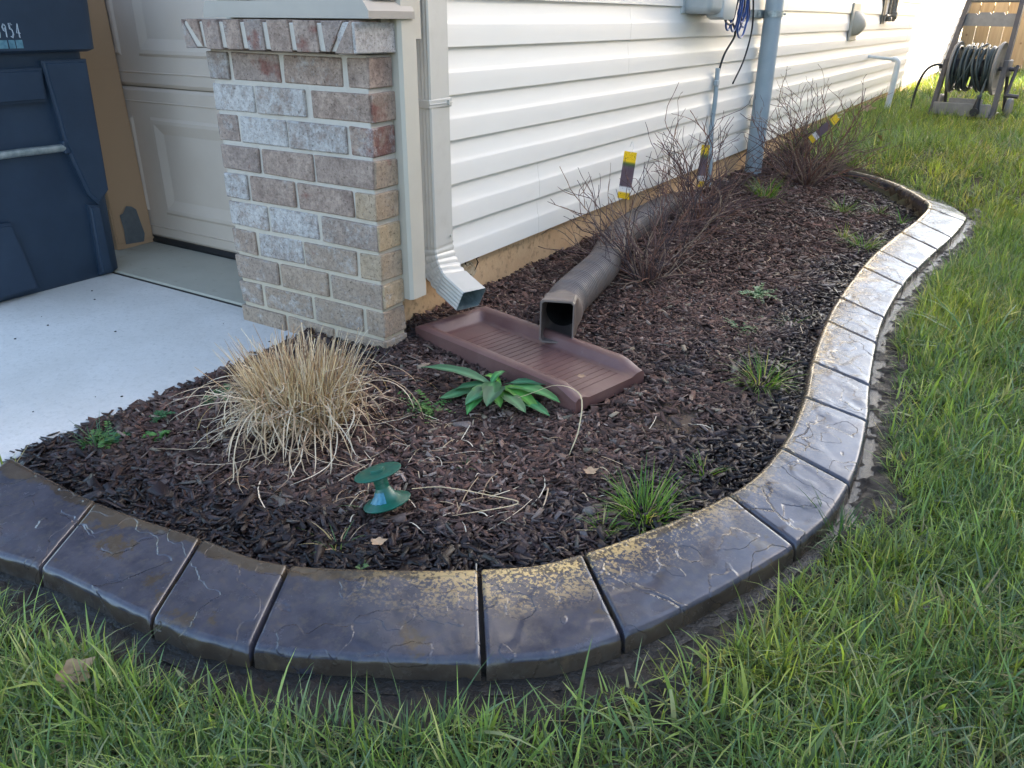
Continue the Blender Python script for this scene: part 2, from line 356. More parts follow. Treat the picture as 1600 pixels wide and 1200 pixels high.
def lathe(bm, prof, n=32, M4=None, mi=0):
    rings = []
    for r, z in prof: rings.append([bm.verts.new((r * math.cos(2 * math.pi * k / n), r * math.sin(2 * math.pi * k / n), z)) for k in range(n)])
    for a, b in zip(rings, rings[1:]):
        for k in range(n):
            f = bm.faces.new((a[k], a[(k + 1) % n], b[(k + 1) % n], b[k])); f.material_index = mi
    vs = [v for r in rings for v in r]
    if M4 is not None: bmesh.ops.transform(bm, matrix=M4, verts=vs)
    return vs
def arrays_mesh(name, V, quads=None, tris=None, cols=None, mat=None, parent=None, smooth=False, extra=None, kind=None):
    me = bpy.data.meshes.new(name)
    V = np.asarray(V, dtype=np.float32); me.vertices.add(len(V)); me.vertices.foreach_set("co", V.ravel())
    idx = []; st = []; pos = 0
    if quads is not None and len(quads): idx.append(np.asarray(quads).ravel()); st.append(np.arange(len(quads)) * 4); pos = len(quads) * 4
    if tris is not None and len(tris): idx.append(np.asarray(tris).ravel()); st.append(pos + np.arange(len(tris)) * 3)
    idx = np.concatenate(idx).astype(np.int32); st = np.concatenate(st).astype(np.int32)
    me.loops.add(len(idx)); me.loops.foreach_set("vertex_index", idx)
    me.polygons.add(len(st)); me.polygons.foreach_set("loop_start", st)
    me.update(calc_edges=True)
    if smooth: me.polygons.foreach_set("use_smooth", np.ones(len(st), dtype=bool))
    if cols is not None:
        a = me.attributes.new("Col", 'FLOAT_COLOR', 'POINT'); c4 = np.ones((len(V), 4), dtype=np.float32); c4[:, :3] = cols; a.data.foreach_set("color", c4.ravel())
    if extra:
        for k, v in extra.items():
            a = me.attributes.new(k, 'FLOAT', 'POINT'); a.data.foreach_set("value", np.asarray(v, dtype=np.float32))
    o = bpy.data.objects.new(name, me); me.materials.append(mat); link(o, parent)
    if kind: o['kind'] = kind
    return o
_perm = rng.random((256, 256)).astype(np.float32)
def vnoise(x, y, s):
    x = x * s; y = y * s; xi = np.floor(x).astype(int); yi = np.floor(y).astype(int); fx = x - xi; fy = y - yi
    fx = fx * fx * (3 - 2 * fx); fy = fy * fy * (3 - 2 * fy)
    a = _perm[xi & 255, yi & 255]; b = _perm[(xi + 1) & 255, yi & 255]; c = _perm[xi & 255, (yi + 1) & 255]; d = _perm[(xi + 1) & 255, (yi + 1) & 255]
    return (a * (1 - fx) + b * fx) * (1 - fy) + (c * (1 - fx) + d * fx) * fy
def fbm(x, y, s, o=4):
    r = 0; a = 0.5
    for i in range(o): r = r + a * vnoise(x + 17 * i, y - 9 * i, s * 2 ** i); a *= 0.5
    return r / (1 - 0.5 ** o)
def sstep(a, b, x):
    t = np.clip((x - a) / (b - a), 0, 1); return t * t * (3 - 2 * t)

# ------------------------------------------------------------------ layout data (metres)
WX = -1.42                                     # plane of the side wall
JI = [(-1.615, .655), (-1.315, .652), (-1.056, .683), (-.873, .713), (-.607, .872), (-.483, 1.001), (-.336, 1.309), (-.303, 1.546), (-.322, 1.825),
      (-.360, 2.058), (-.398, 2.406), (-.414, 2.657), (-.420, 3.074), (-.412, 3.354), (-.385, 3.721), (-.360, 3.991), (-.349, 4.317), (-.386, 4.506),
      (-.557, 4.856), (-.722, 5.07), (-1.0, 5.29), (-1.25, 5.42), (-1.415, 5.48)]
JO = [(-1.50, .43), (-1.228, .491), (-.964, .513), (-.788, .553), (-.491, .713), (-.344, .869), (-.186, 1.234), (-.147, 1.496), (-.168, 1.802),
      (-.200, 2.015), (-.237, 2.33), (-.256, 2.572), (-.259, 2.958), (-.245, 3.217), (-.215, 3.551), (-.190, 3.80), (-.170, 4.17), (-.195, 4.42),
      (-.395, 4.96), (-.585, 5.21), (-.92, 5.47), (-1.21, 5.60), (-1.415, 5.66)]
def catmull(P, n):
    return np.array([(v.x, v.y) for v in smooth_path([(p[0], p[1], 0) for p in P], n)])
NS = 12
CI = catmull(JI, NS); CO = catmull(JO, NS)
bed_poly = np.vstack([CI, [(-1.42, 5.48), (-1.42, 1.62), (-1.36, 1.62), (-1.36, 1.525), (-1.655, 1.525), (-1.655, .66)]])
curb_poly = np.vstack([CI, CO[::-1]])
def inpoly(x, y, poly):
    r = np.zeros(len(x), dtype=bool); n = len(poly); j = n - 1
    for i in range(n):
        xi, yi = poly[i]; xj, yj = poly[j]
        if yi != yj: 
            c = ((yi > y) != (yj > y)) & (x < (xj - xi) * (y - yi) / (yj - yi) + xi); r ^= c
        j = i
    return r
def pdist(x, y, line):
    d = np.full(len(x), 1e9)
    for a, b in zip(line[:-1], line[1:]):
        ab = b - a; L = ab @ ab
        if L < 1e-12: continue
        t = np.clip(((x - a[0]) * ab[0] + (y - a[1]) * ab[1]) / L, 0, 1)
        d = np.minimum(d, (x - a[0] - t * ab[0]) ** 2 + (y - a[1] - t * ab[1]) ** 2)
    return np.sqrt(d)
def bed_z(x, y):
    x = np.asarray(x, dtype=float); y = np.asarray(y, dtype=float)
    t = np.clip((x - WX) / 1.0, 0, 1)
    hh = sstep(1.25, 1.75, y)
    z = -.006 + (.040 - t * (.030 + .065 * sstep(2.0, 4.5, y))) * hh
    return z + (fbm(x, y, 5, 3) - .5) * .022
def lawn_z(x, y):
    x = np.asarray(x, dtype=float); y = np.asarray(y, dtype=float)
    return -.019 + (fbm(x, y, 1.7, 3) - .5) * .024 + .115 * sstep(3.9, 6.6, y) - .03 * np.exp(-((x + .1) ** 2 + (y - 4.6) ** 2) / .15)
def bz(x, y): return float(bed_z(np.array([x]), np.array([y]))[0])
def lz(x, y): return float(lawn_z(np.array([x]), np.array([y]))[0])

# ------------------------------------------------------------------ ground
def grid_sheet(name, x0, x1, y0, y1, step, zf, mat, mask=None, kind='structure'):
    xs = np.arange(x0, x1 + step / 2, step); ys = np.arange(y0, y1 + step / 2, step)
    X, Y = np.meshgrid(xs, ys, indexing='ij'); x = X.ravel(); y = Y.ravel(); z = zf(x, y)
    nx, ny = len(xs), len(ys); i, j = np.meshgrid(np.arange(nx - 1), np.arange(ny - 1), indexing='ij'); i = i.ravel(); j = j.ravel()
    q = np.stack([i * ny + j, (i + 1) * ny + j, (i + 1) * ny + j + 1, i * ny + j + 1], 1)
    if mask is not None:
        mm = mask(x, y); q = q[mm[q].all(1)]
    used = np.unique(q); rm = np.full(len(x), -1); rm[used] = np.arange(len(used))
    return arrays_mesh(name, np.stack([x, y, z], 1)[used], quads=rm[q], mat=mat, smooth=True, kind=kind)
LX0, LX1, LY0, LY1 = -1.64, 2.98, -2.0, 18.0
grid_sheet("lawn_ground", LX0, LX1, LY0, LY1, .05, lambda x, y: lawn_z(x, y) - .004 - .05 * inpoly(x, y, bed_poly), M['soil'])
bm = BM()
for (a, b, c, d) in ((-120, LX0 - .001, LY1, 160), (LX0 - .001, LX1, LY1 - .01, 160), (LX1 - .02, 120, -120, 160), (LX0, LX1, -120, LY0 + .01)):
    v = [bm.verts.new(p) for p in ((a, c, -.07), (b, c, -.07), (b, d, -.07), (a, d, -.07))]; bm.faces.new(v)
o = obj("ground", bm, M['soil'], kind='structure')
grid_sheet("mulch_bed_ground", -1.66, -.12, .58, 5.7, .02, lambda x, y: bed_z(x, y) - .006, M['bedsoil'],
           lambda x, y: inpoly(x, y, np.vstack([(CI + CO) / 2, [(-1.42, 5.5), (-1.42, 1.50), (-1.655, 1.50), (-1.655, .62)]])))
# mud strip along the outside of the curb, puddle water in its lows
mud_off = CO[:, :]
def outer_side(off):
    d = np.gradient(CO, axis=0); n = np.stack([d[:, 1], -d[:, 0]], 1); n /= np.linalg.norm(n, axis=1)[:, None]
    return CO + n * off
rows = np.linspace(-.03, .17, 40); V = []
d_ = CO
Lc = np.concatenate([[0], np.cumsum(np.linalg.norm(np.diff(CO, axis=0), axis=1))])
Ls = np.arange(0, np.interp(17.3 * NS, np.arange(len(Lc)), Lc), .0065)
for r in rows:
    p = outer_side(r); x = np.interp(Ls, Lc, p[:, 0]); y = np.interp(Ls, Lc, p[:, 1])
    edge = np.clip((abs(r - .045) - .03) / .13, 0, 1) if r > .045 else 0
    z = -.019 + .12 * sstep(4.3, 6.6, y) * sstep(.0, .06, r) + (fbm(x, y, 26, 3) - .5) * .024 + (fbm(x + 3, y, 90, 3) - .5) * .014 - .002 * (r < .015) + .005 * (r > .022) - .03 * edge * edge
    z += .012 * sstep(.02, .10, r) * (fbm(x + 5, y, 6, 2) - .2)
    V.append(np.stack([x, y, z], 1))
V = np.array(V); nr, nl = V.shape[:2]; i, j = np.meshgrid(np.arange(nr - 1), np.arange(nl - 1), indexing='ij'); i = i.ravel(); j = j.ravel()
arrays_mesh("mud_strip", V.reshape(-1, 3), quads=np.stack([i * nl + j, i * nl + j + 1, (i + 1) * nl + j + 1, (i + 1) * nl + j], 1), mat=M['mud'], smooth=True, kind='structure')
A = outer_side(-.05); B = outer_side(.032)
k0, k1 = 0, 17 * NS
V = np.vstack([A[k0:k1], B[k0:k1]]); n = k1 - k0
V = np.column_stack([V, np.full(len(V), -.0165)]); q = np.arange(n - 1)
arrays_mesh("puddle_water", V, quads=np.stack([q, q + 1, q + 1 + n, q + n], 1), mat=M['water'], kind='structure')

# driveway and apron slabs
bm = BM(); box(bm, -9, -1.655, -14, 1.592, -.12, 0.0, .004); obj("driveway", bm, M['concrete'], kind='structure')
bm = BM(); box(bm, -9, -1.93, 1.606, 2.2, -.12, 0.004, .004); obj("garage_apron", bm, M['apron'], kind='structure')
bm = BM(); box(bm, -9, -1.655, 1.590, 1.608, -.12, -.003); obj("expansion_joint", bm, M['rubber'], kind='structure')

# ------------------------------------------------------------------ house
house = thing("house", "house with white lap siding, brick pillar and taupe garage door above the flower bed", "house", (WX, 1.6, 0))
def wp(o):   # world coordinates kept while parented to the house
    o.matrix_parent_inverse = Matrix.Translation((-WX, -1.6, 0)); return o
def hobj(name, bm, mat, parent=None, **k):
    o = obj(name, bm, mat, None, **k)
    if parent is None: o.parent = house; wp(o)
    else: o.parent = parent
    return o
YE = 16.4
bm = BM(); box(bm, -9.0, WX - .03, 2.25, 18.4, -.1, 2.75); box(bm, -2.0, WX - .03, 1.72, 2.26, -.1, 2.745)
box(bm, -9.0, -1.93, 1.6, 2.26, 2.25, 2.743)
hobj("wall_core", bm, M['trim'])
bm = BM()
fy = np.arange(1.62, 18.41, .06); fz = np.linspace(-.12, .165, 8)
vv = [[bm.verts.new((WX - .012 + (fbm(np.array([y]), np.array([z]), 7, 3)[0] - .5) * .012, y, z)) for z in fz] for y in fy]
for a, b in zip(vv, vv[1:]):
    for k in range(len(fz) - 1): bm.faces.new((a[k], b[k], b[k + 1], a[k + 1]))
a0 = [bm.verts.new((WX - .2, 1.62, z)) for z in fz]
for k in range(len(fz) - 1): bm.faces.new((a0[k], vv[0][k], vv[0][k + 1], a0[k + 1]))
hobj("foundation", bm, M['found'], smooth=True)
# chipped patch under the first board
bm = BM(); random.seed(4)
for layer, (sx, sz, dep) in enumerate(((.065, .036, .004), (.045, .022, .008))):
    c = []
    for k in range(18):
        a = 2 * math.pi * k / 18; r = random.uniform(.7, 1.15)
        c.append((1.99 + .01 * layer + math.cos(a) * sx * r, .118 + math.sin(a) * sz * r))
    prism(bm, c, WX - .03, WX - .004 + dep * .6, axis='x', bev=.002)
hobj("chipped_patch", bm, M['found_chip'])
bm = BM(); random.seed(8)
for pts in ([(1.935, .150), (1.950, .138), (1.962, .143), (1.975, .128), (1.968, .112), (1.985, .104), (2.0, .110), (2.02, .101)], [(2.02, .101), (2.045, .112), (2.06, .131), (2.05, .145), (2.07, .150)],
            [(1.945, .118), (1.965, .108), (1.975, .088), (1.99, .084)], [(1.985, .148), (1.995, .135), (2.015, .138), (2.03, .125)]):
    pts = [(a + random.uniform(-.002, .002), b + random.uniform(-.002, .002)) for a, b in pts]
    tube(bm, [(WX - .0005, a, b) for a, b in pts], [random.uniform(.0010, .0026) for _ in pts], 5)
hobj("crack", bm, M['bedsoil'])
# siding boards (5 inch dutch lap), each board a part
Z0, DZ = .155, .1240
prof = [(.004, .002), (.0, .0125), (.0008, .0135), (.030, .0130), (.056, .0126), (.060, .0120), (.0635, .0105), (.070, .0086), (.085, .0060), (.105, .0035), (.132, .0020)]
def siding_board(z, y0, y1, push=0, parent=None, xw=WX, sgn=1, name="siding_board"):
    bm = BM(); nn = max(2, int((y1 - y0) / .5)); rows_ = []
    for i in range(nn + 1):
        y = y0 + (y1 - y0) * i / nn; w = .0008 * math.sin(y * 2.1 + z * 9) + .0005 * math.sin(y * 5.7 + z * 31)
        rows_.append([bm.verts.new((xw + sgn * (px + push + w), y, z + pz + w)) for pz, px in prof])
    for a, b in zip(rows_, rows_[1:]):
        for k in range(len(prof) - 1): bm.faces.new((a[k], b[k], b[k + 1], a[k + 1]))
    for r, e in ((rows_[0], y0 + .0005), (rows_[-1], y1 - .0005)):
        q = [bm.verts.new((xw - sgn * .01, e, v.co.z)) for v in r]
        for k in range(len(prof) - 1): bm.faces.new((r[k], r[k + 1], q[k + 1], q[k]))
    return hobj(name, bm, M['siding'], parent, smooth=True, auto=24)
random.seed(11)
cuts = {0: [2.42, 6.05, 9.7, 13.4], 1: [4.2, 7.9, 11.5, 15.1], 2: [3.1, 6.8, 10.4, 14.1], 3: [5.3, 8.9, 12.6]}
for k in range(21):
    pc = cuts[(k // 2) % 4]; ys_ = [1.69] + pc + [18.4]
    for i in range(len(ys_) - 1):
        siding_board(Z0 + k * DZ, ys_[i], ys_[i + 1] + (.03 if i < len(ys_) - 2 else 0), push=.0005 * (i % 2))
# corner post
bm = BM(); prism(bm, [(-1.372, 1.612), (-1.338, 1.610), (-1.330, 1.618), (-1.330, 1.672), (-1.335, 1.678), (-1.36, 1.680), (-1.44, 1.70), (-1.44, 1.64), (-1.372, 1.64)], .146, 2.75, axis='z')
hobj("corner_post", bm, M['trim'])
# upper trim of the front above the brick
bm = BM(); prism(bm, [(-1.885, .846), (-1.885, .862), (-1.87, .884), (-1.338, .884), (-1.322, .862), (-1.322, .846)], 1.495, 1.66, axis='y'); hobj("sill_trim", bm, simple("grey_sill_trim", (0.33, 0.29, 0.25), (0.30, 0.265, 0.23), 9, 0.5, 0.05))
bm = BM(); box(bm, -1.88, -1.80, 1.535, 1.66, .8845, 2.75, .003); hobj("corner_trim", bm, M['trim'])
bm = BM(); box(bm, -1.352, -1.3305, 1.525, 1.611, .8845, 2.75, .003); hobj("corner_trim", bm, M['trim'])
for k in range(15):
    z = .888 + k * DZ
    bm = BM(); rr = [[bm.verts.new((x, 1.575 - px, z + pz + .006)) for pz, px in prof] for x in (-1.80, -1.352)]
    for q in range(len(prof) - 1): bm.faces.new((rr[0][q], rr[1][q], rr[1][q + 1], rr[0][q + 1]))
    hobj("siding_board", bm, M['siding'], smooth=True, auto=40)
bm = BM(); box(bm, -1.9, -1.36, 1.58, 1.73, .80, 2.74); hobj("post_core", bm, M['trim'])

# brick pillar
def cracked_core(bm, x0, x1, y0, y1, z0, z1): box(bm, x0, x1, y0, y1, z0, z1, .003)
bm = BM(); PX0, PX1, PY = -1.925, -1.357, 1.52
box(bm, PX0 + .008, PX1 - .008, PY + .006, 1.612, -.12, .768, .002)
pillar = hobj("brick_pillar", bm, M['mortar'])
crs = .0795
# per row: list of (x0, x1, white, red, tan) in fractions of the face width
Fw = PX1 - PX0
def fr(c, l, r): return PX0 + (c - l) / (r - l) * Fw
rowsF = [
 (90, 630, [(90, 164, .55, .1, 0), (176, 345, .22, .25, 0), (358, 548, .45, .0, 0), (564, 630, .05, .0, 0)]),
 (98, 635, [(98, 250, .95, .0, 0), (260, 430, .80, .05, 0), (450, 635, .35, .05, 0)]),
 (112, 655, [(112, 193, .5, 0, 0), (203, 370, .92, 0, 0), (380, 572, .72, 0, 0), (582, 655, .25, .9, 0)]),
 (128, 660, [(128, 272, .18, .1, 0), (284, 460, .25, 0, 0), (469, 660, .25, 0, 0)]),
 (140, 668, [(140, 225, .85, .35, 0), (235, 398, .35, .1, 0), (410, 592, .25, 0, 0), (603, 668, .3, 0, .2)]),
 (155, 672, [(155, 298, .85, .35, 0), (309, 475, .85, .1, 0), (492, 672, .5, 0, .1)]),
 (168, 680, [(168, 255, .55, 0, .15), (265, 422, .72, 0, .1), (432, 602, .5, 0, .25), (614, 680, .4, 0, .35)]),
 (180, 682, [(180, 335, .45, 0, .2), (347, 506, .4, 0, .3), (516, 682, .45, 0, .3)]),
 (190, 690, [(190, 272, .5, 0, .25), (284, 450, .55, 0, .3), (462, 620, .5, 0, .35), (632, 690, .3, 0, .2)]),
 (190, 690, [(190, 350, .4, 0, .35), (362, 520, .4, 0, .35), (532, 690, .45, 0, .4)]),
]
rowsS = [.35, .35, .8, .2, .3, .25, .3, .5, .6, .6]
tanS = [0, .1, 0, .45, .75, 1.0, .8, .95, .5, .5]
redS = [0, .75, .35, .05, .1, 0, 0, 0, 0, 0]
random.seed(3)
def brick(x0, x1, y0, y1, z0, z1, col):
    bm = BM(); box(bm, x0, x1, y0, y1, z0, z1, random.uniform(.0018, .0035), jit=.0020)
    o = hobj("brick", bm, M['brick'], pillar); o.color = (*col, 1); return o
for r, (l, rr_, lst) in enumerate(rowsF):
    z1 = .768 - r * crs - .006; z0 = z1 - crs + .0115
    m = len(lst)
    for i, (a, b, w, rd, tn) in enumerate(lst):
        x0, x1 = fr(a, l, rr_), fr(b, l, rr_)
        y0 = PY + random.uniform(-.0025, .0025); last = i == m - 1
        if last and m == 4: brick(x0, PX1, y0, y0 + .088, z0, z1, ((w + rowsS[r]) / 2, max(rd, redS[r] * .6), max(tn, tanS[r] * .8)))
        elif last:
            brick(x0, PX1 - .004, y0, y0 + .012, z0, z1, (w, rd, tn))
            brick(PX1 - .09, PX1 + random.uniform(-.001, .002), y0 + .004, y0 + .092, z0 + .0006, z1 - .0006, (rowsS[r], redS[r], tanS[r]))
        else: brick(x0, x1, y0, y0 + .09, z0, z1, (w, rd, tn))
# rowlock sill
def sx(c): return -1.943 + (c - 35) / 550 * .593
zb_, zt_ = .772, .842
sh = .004
sillp = [([(35, 1), (40, 0), (80, 0)], .6, .25), ([(52, 1), (96, 1), (104, 0.06)], .35, .35), ([(112, 1), (166, 1), (172, 0), (118, 0)], .3, .45),
         ([(184, 1), (238, 1), (244, 0), (190, 0)], .4, .2), ([(256, 1), (312, 1), (318, 0), (262, 0)], .45, .4), ([(330, 1), (396, 1), (402, 0), (336, 0)], .15, .1),
         ([(414, 1), (480, 1), (486, 0), (420, 0)], .3, .5), ([(498, 1), (562, 1), (518, .04), (506, .04)], .2, .05), ([(579, 1), (585, 1), (585, 0), (532, 0)], .3, .1)]
bm = BM(); box(bm, -1.935, -1.352, 1.472, 1.66, zb_ + .003, zt_ - .006, .002); hobj("sill_mortar", bm, M['mortar'], pillar)
for pts, w, rd in sillp:
    bm = BM(); prism(bm, [(sx(c), zb_ + f * (zt_ - zb_) + random.uniform(-.001, .001)) for c, f in pts], 1.466 + random.uniform(-.001, .001), 1.56, axis='y', bev=.0015)
    o = hobj("sill_brick", bm, M['brick'], pillar); o.color = (w, rd, 0, 1)
bm = BM(); box(bm, -1.40, -1.344, 1.468, 1.612, zb_ - .001, zt_ - .003, .003, jit=.0015); o = hobj("sill_brick", bm, M['brick'], pillar); o.color = (.98, 0, 0, 1)
bm = BM(); box(bm, PX1 - .2, PX1 + .004, 1.62, 1.63, .70, .772); hobj("caulk_line", bm, M['mortar'])

# garage door (sections > raised panels)
DY = 1.95
bm = BM(); box(bm, -5.6, -1.93, DY + .035, DY + .05, .0, 2.2); gdoor = hobj("garage_door", bm, M['door'])
def raised(bm, x0, x1, z0, z1):
    o_, i_ = .0, .0
    rings = [(0, .0), (.010, -.006), (.022, -.006), (.060, .004), (.066, .004)]
    prev = None; y = DY
    for ins, dy in rings:
        cur = [bm.verts.new(p) for p in ((x0 + ins, y - dy * -1, z0 + ins), (x1 - ins, y - dy * -1, z0 + ins), (x1 - ins, y - dy * -1, z1 - ins), (x0 + ins, y - dy * -1, z1 - ins))]
        if prev:
            for k in range(4): bm.faces.new((prev[k], prev[(k + 1) % 4], cur[(k + 1) % 4], cur[k]))
        prev = cur
    bm.faces.new(prev); return
secs = [(.022, .603), (.607, 1.13), (1.134, 1.66), (1.664, 2.19)]
for s0, s1 in secs:
    bm = BM()
    ps = []; x = -2.86
    pw = 0.90
    xs = [(-2.85, -1.96), (-3.86, -2.955), (-4.86, -3.965)]
    za, zb2 = s0 + .105, s1 - .105
    # flat field around the panels
    cutsx = sorted([-5.6] + [v for p in xs for v in p] + [-1.93])
    for a, b in zip(cutsx, cutsx[1:]):
        inside = any(abs(a - p[0]) < 1e-6 for p in xs)
        for c, d in ((s0 + .012, za), (za, zb2), (zb2, s1 - .012)):
            if inside and (c, d) == (za, zb2): continue
            bm.faces.new([bm.verts.new(p) for p in ((a, DY, c), (b, DY, c), (b, DY, d), (a, DY, d))])
    for c, d, e, f in ((s0, s0 + .012, .008, 0), (s1 - .012, s1, 0, .008)):
        bm.faces.new([bm.verts.new(p) for p in ((-5.6, DY + e, c), (-1.93, DY + e, c), (-1.93, DY + f, d), (-5.6, DY + f, d))])
    # slight ridges above and below the panels
    for zc in (s0 + .05, s1 - .05):
        prism(bm, [(-.0, zc - .006), (-.0025, zc - .001), (-.0025, zc + .001), (0, zc + .006)][::-1] if False else [(DY + .001, zc - .008), (DY - .003, zc), (DY + .001, zc + .003)], -5.6, -1.931, axis='x')
    for a, b in xs: raised(bm, a, b, za, zb2)
    bmesh.ops.remove_doubles(bm, verts=bm.verts[:], dist=.0002)
    for f in bm.faces:
        if f.normal.y > 0.3: f.normal_flip()
    me = bpy.data.meshes.new("door_section"); bm.to_mesh(me); bm.free(); o = bpy.data.objects.new("door_section", me); me.materials.append(M['door']); COL.objects.link(o); o.parent = gdoor
bm = BM(); prism(bm, [(DY - .012, .0045), (DY - .016, .014), (DY - .004, .026), (DY + .03, .026), (DY + .03, .0045)], -5.6, -1.931, axis='x'); hobj("bottom_seal", bm, M['rubber'], gdoor)
bm = BM(); box(bm, -1.99, -1.90, 1.80, 2.2, .0, 2.25); hobj("door_jamb", bm, M['trim'])
# roof of the house
bm = BM(); prism(bm, [(-1.0, 2.74), (-1.0, 2.86), (-5.2, 5.0), (-9.6, 2.86), (-9.6, 2.74)], 1.42, 18.9, axis='y'); roof = hobj("roof", bm, M['shingle'])
bm = BM(); box(bm, -1.01, -.90, 1.40, 18.92, 2.72, 2.84, .01); hobj("gutter", bm, M['spout'], roof)

# neighbouring house: stands outside the frame on the right and shades the bed
nb = thing("neighbour_house", "white sided neighbouring house across the side lawn, right of the photo's edge", "house", (3.0, -8, 0))
bm = BM(); box(bm, 3.0, 12, .5, 16.9, -.1, 3.9); o = obj("wall_core", bm, M['siding']); o.parent = nb; o.matrix_parent_inverse = Matrix.Translation((-3, 8, 0))
def nobj(name, bm, mat):
    o = obj(name, bm, mat); o.parent = nb; o.matrix_parent_inverse = Matrix.Translation((-3, 8, 0)); return o
for k in range(29):
    z = .2 + k * DZ; bm = BM(); rr = [[bm.verts.new((2.998 - px, y, z + pz)) for pz, px in prof] for y in (.5, 16.9)]
    for q in range(len(prof) - 1): bm.faces.new((rr[0][q], rr[1][q], rr[1][q + 1], rr[0][q + 1]))
    nobj("siding_board", bm, M['siding'])
bm = BM(); prism(bm, [(2.65, 3.8), (2.65, 3.94), (7.5, 6.3), (12.4, 3.94), (12.4, 3.8)], 0.1, 17.0, axis='y'); nobj("roof", bm, M['shingle'])
for y in (3.0, 9.0):
    bm = BM(); box(bm, 2.96, 2.979, y, y + .9, 1.1, 2.3, .004); nobj("window_frame", bm, M['pvc_white'])
    bm = BM(); box(bm, 2.953, 2.962, y + .06, y + .84, 1.16, 2.24); nobj("pane", bm, M['glass'])

# ------------------------------------------------------------------ fence
fence = thing("wooden_fence", "new cedar board fence closing the side yard behind the hose reel", "fence", (-1.4, 16.45, -.05))
x = WX + .03; random.seed(9)
while x < 2.95:
    w = .19 + random.uniform(-.006, .006)
    bm = BM(); z1 = 1.31 + random.uniform(-.012, .012)
    box(bm, x - -1.4, x + 1.4 + w, -.05 + random.uniform(-.004, .004), -.03, .03, z1, .003)
    o = obj("fence_board", bm, M['fence'], fence); x += w + random.choice((.004, .006, .010))
for z in (.25, 1.05):
    bm = BM(); box(bm, -.01, 4.38, -.027, .015, z, z + .09, .003); obj("rail", bm, M['fence'], fence)
for xx in (.3, 2.3, 4.2):
    bm = BM(); box(bm, xx, xx + .09, .017, .107, -.1, 1.36, .004); obj("post", bm, M['fence'], fence)

# ------------------------------------------------------------------ downspout
ds = thing("downspout", "pale aluminium downspout at the house corner, elbow ending over the maroon splash block", "downspout", (-1.39, 1.80, .2))
def rect_section(w, d, rib=5):
    # outline in (u across, v depth) with ribs on the broad face
    pts = []
    for k in range(rib * 2 + 1):
        pts.append((-w / 2 + .004 + (w - .008) * k / (rib * 2), d / 2 - (.0006 if k % 2 else 0)))
    for k in range(rib * 2 + 1):
        pts.append((w / 2, d / 2 - .004 - (d - .008) * k / (rib * 2)) if k % 2 == 0 else (w / 2 - .0010, d / 2 - .004 - (d - .008) * k / (rib * 2)))
    for k in range(5): pts.append((w / 2 - .004 - (w - .008) * k / 4, -d / 2))
    for k in range(rib * 2 + 1):
        pts.append((-w / 2 + (.0016 if k % 2 else 0), -d / 2 + .004 + (d - .008) * k / (rib * 2)))
    return pts
sec = rect_section(.094, .062)
def sweep_rect(name, path, sec, mat, parent, scales=None, flare=None, cap=False, inner=None):
    bm = BM(); rings = []
    P = [Vector(p) for p in path]
    for i, p in enumerate(P):
        T = (P[min(i + 1, len(P) - 1)] - P[max(0, i - 1)]).normalized()
        U = Vector((-.06, 1, 0)).normalized(); U = (U - T * U.dot(T)).normalized(); V_ = U.cross(T) * -1
        if V_.x < 0 and abs(T.z) > .7: V_ = -V_
        if abs(T.z) <= .7 and V_.z < 0: V_ = -V_
        s = scales[i] if scales else 1
        rings.append([bm.verts.new(p + U * (u * s) + V_ * (v * s)) for u, v in sec])
    n = len(sec)
    for a, b in zip(rings, rings[1:]):
        for k in range(n): bm.faces.new((a[k], a[(k + 1) % n], b[(k + 1) % n], b[k]))
    return obj(name, bm, mat, parent, smooth=True, auto=28)
c0 = Vector((-1.39, 1.80, .2))
sweep_rect("pipe", [(0, 0, z) for z in (.045, .2, .43, .4301, .9, 1.5, 2.55)], sec, M['spout'], ds, scales=[1, 1, 1, 1.0, 1, 1, 1])
# elbow with crimps
pth = []; sc = []
import math as _m
ang = R_(66); Rr = .115
ss = []
for k in range(19):
    a = ang * k / 18
    p = Vector((Rr * (1 - math.cos(a)) + .0, -.18 * Rr * (1 - math.cos(a)), .055 - Rr * math.sin(a) - .0)); pth.append(p); sc.append(1.045 if k % 3 != 1 else .965)
dirv = Vector((math.sin(ang), -.18 * math.sin(ang), -math.cos(ang))).normalized()
for k in range(1, 6): pth.append(pth[18] + dirv * (.016 * k)); sc.append(1.03 if k < 5 else 1.04)
e = sweep_rect("elbow", pth, sec, M['spout'], ds, scales=sc)
e2 = sweep_rect("elbow_inside", pth[6:], sec, M['spout_in'], ds, scales=[s * .965 for s in sc[6:]])
bm = BM(); tube(bm, [(.0, .0, 0)] and [(.034, -.05, .44), (.034, .05, .44)], .002, 6); box(bm, -.033, .034, -.0505, .0505, .43, .452, .002)
box(bm, .034, .04, .028, .034, .434, .448, .001)
obj("strap", bm, M['spout'], ds)
bm = BM(); lathe(bm, [(.004, 0), (.004, .002), (.002, .0035), (0, .0035)], 10, Matrix.Translation((.031, .032, .075)) @ Matrix.Rotation(R_(90), 4, 'Y')); obj("rivet", bm, M['spout'], ds)

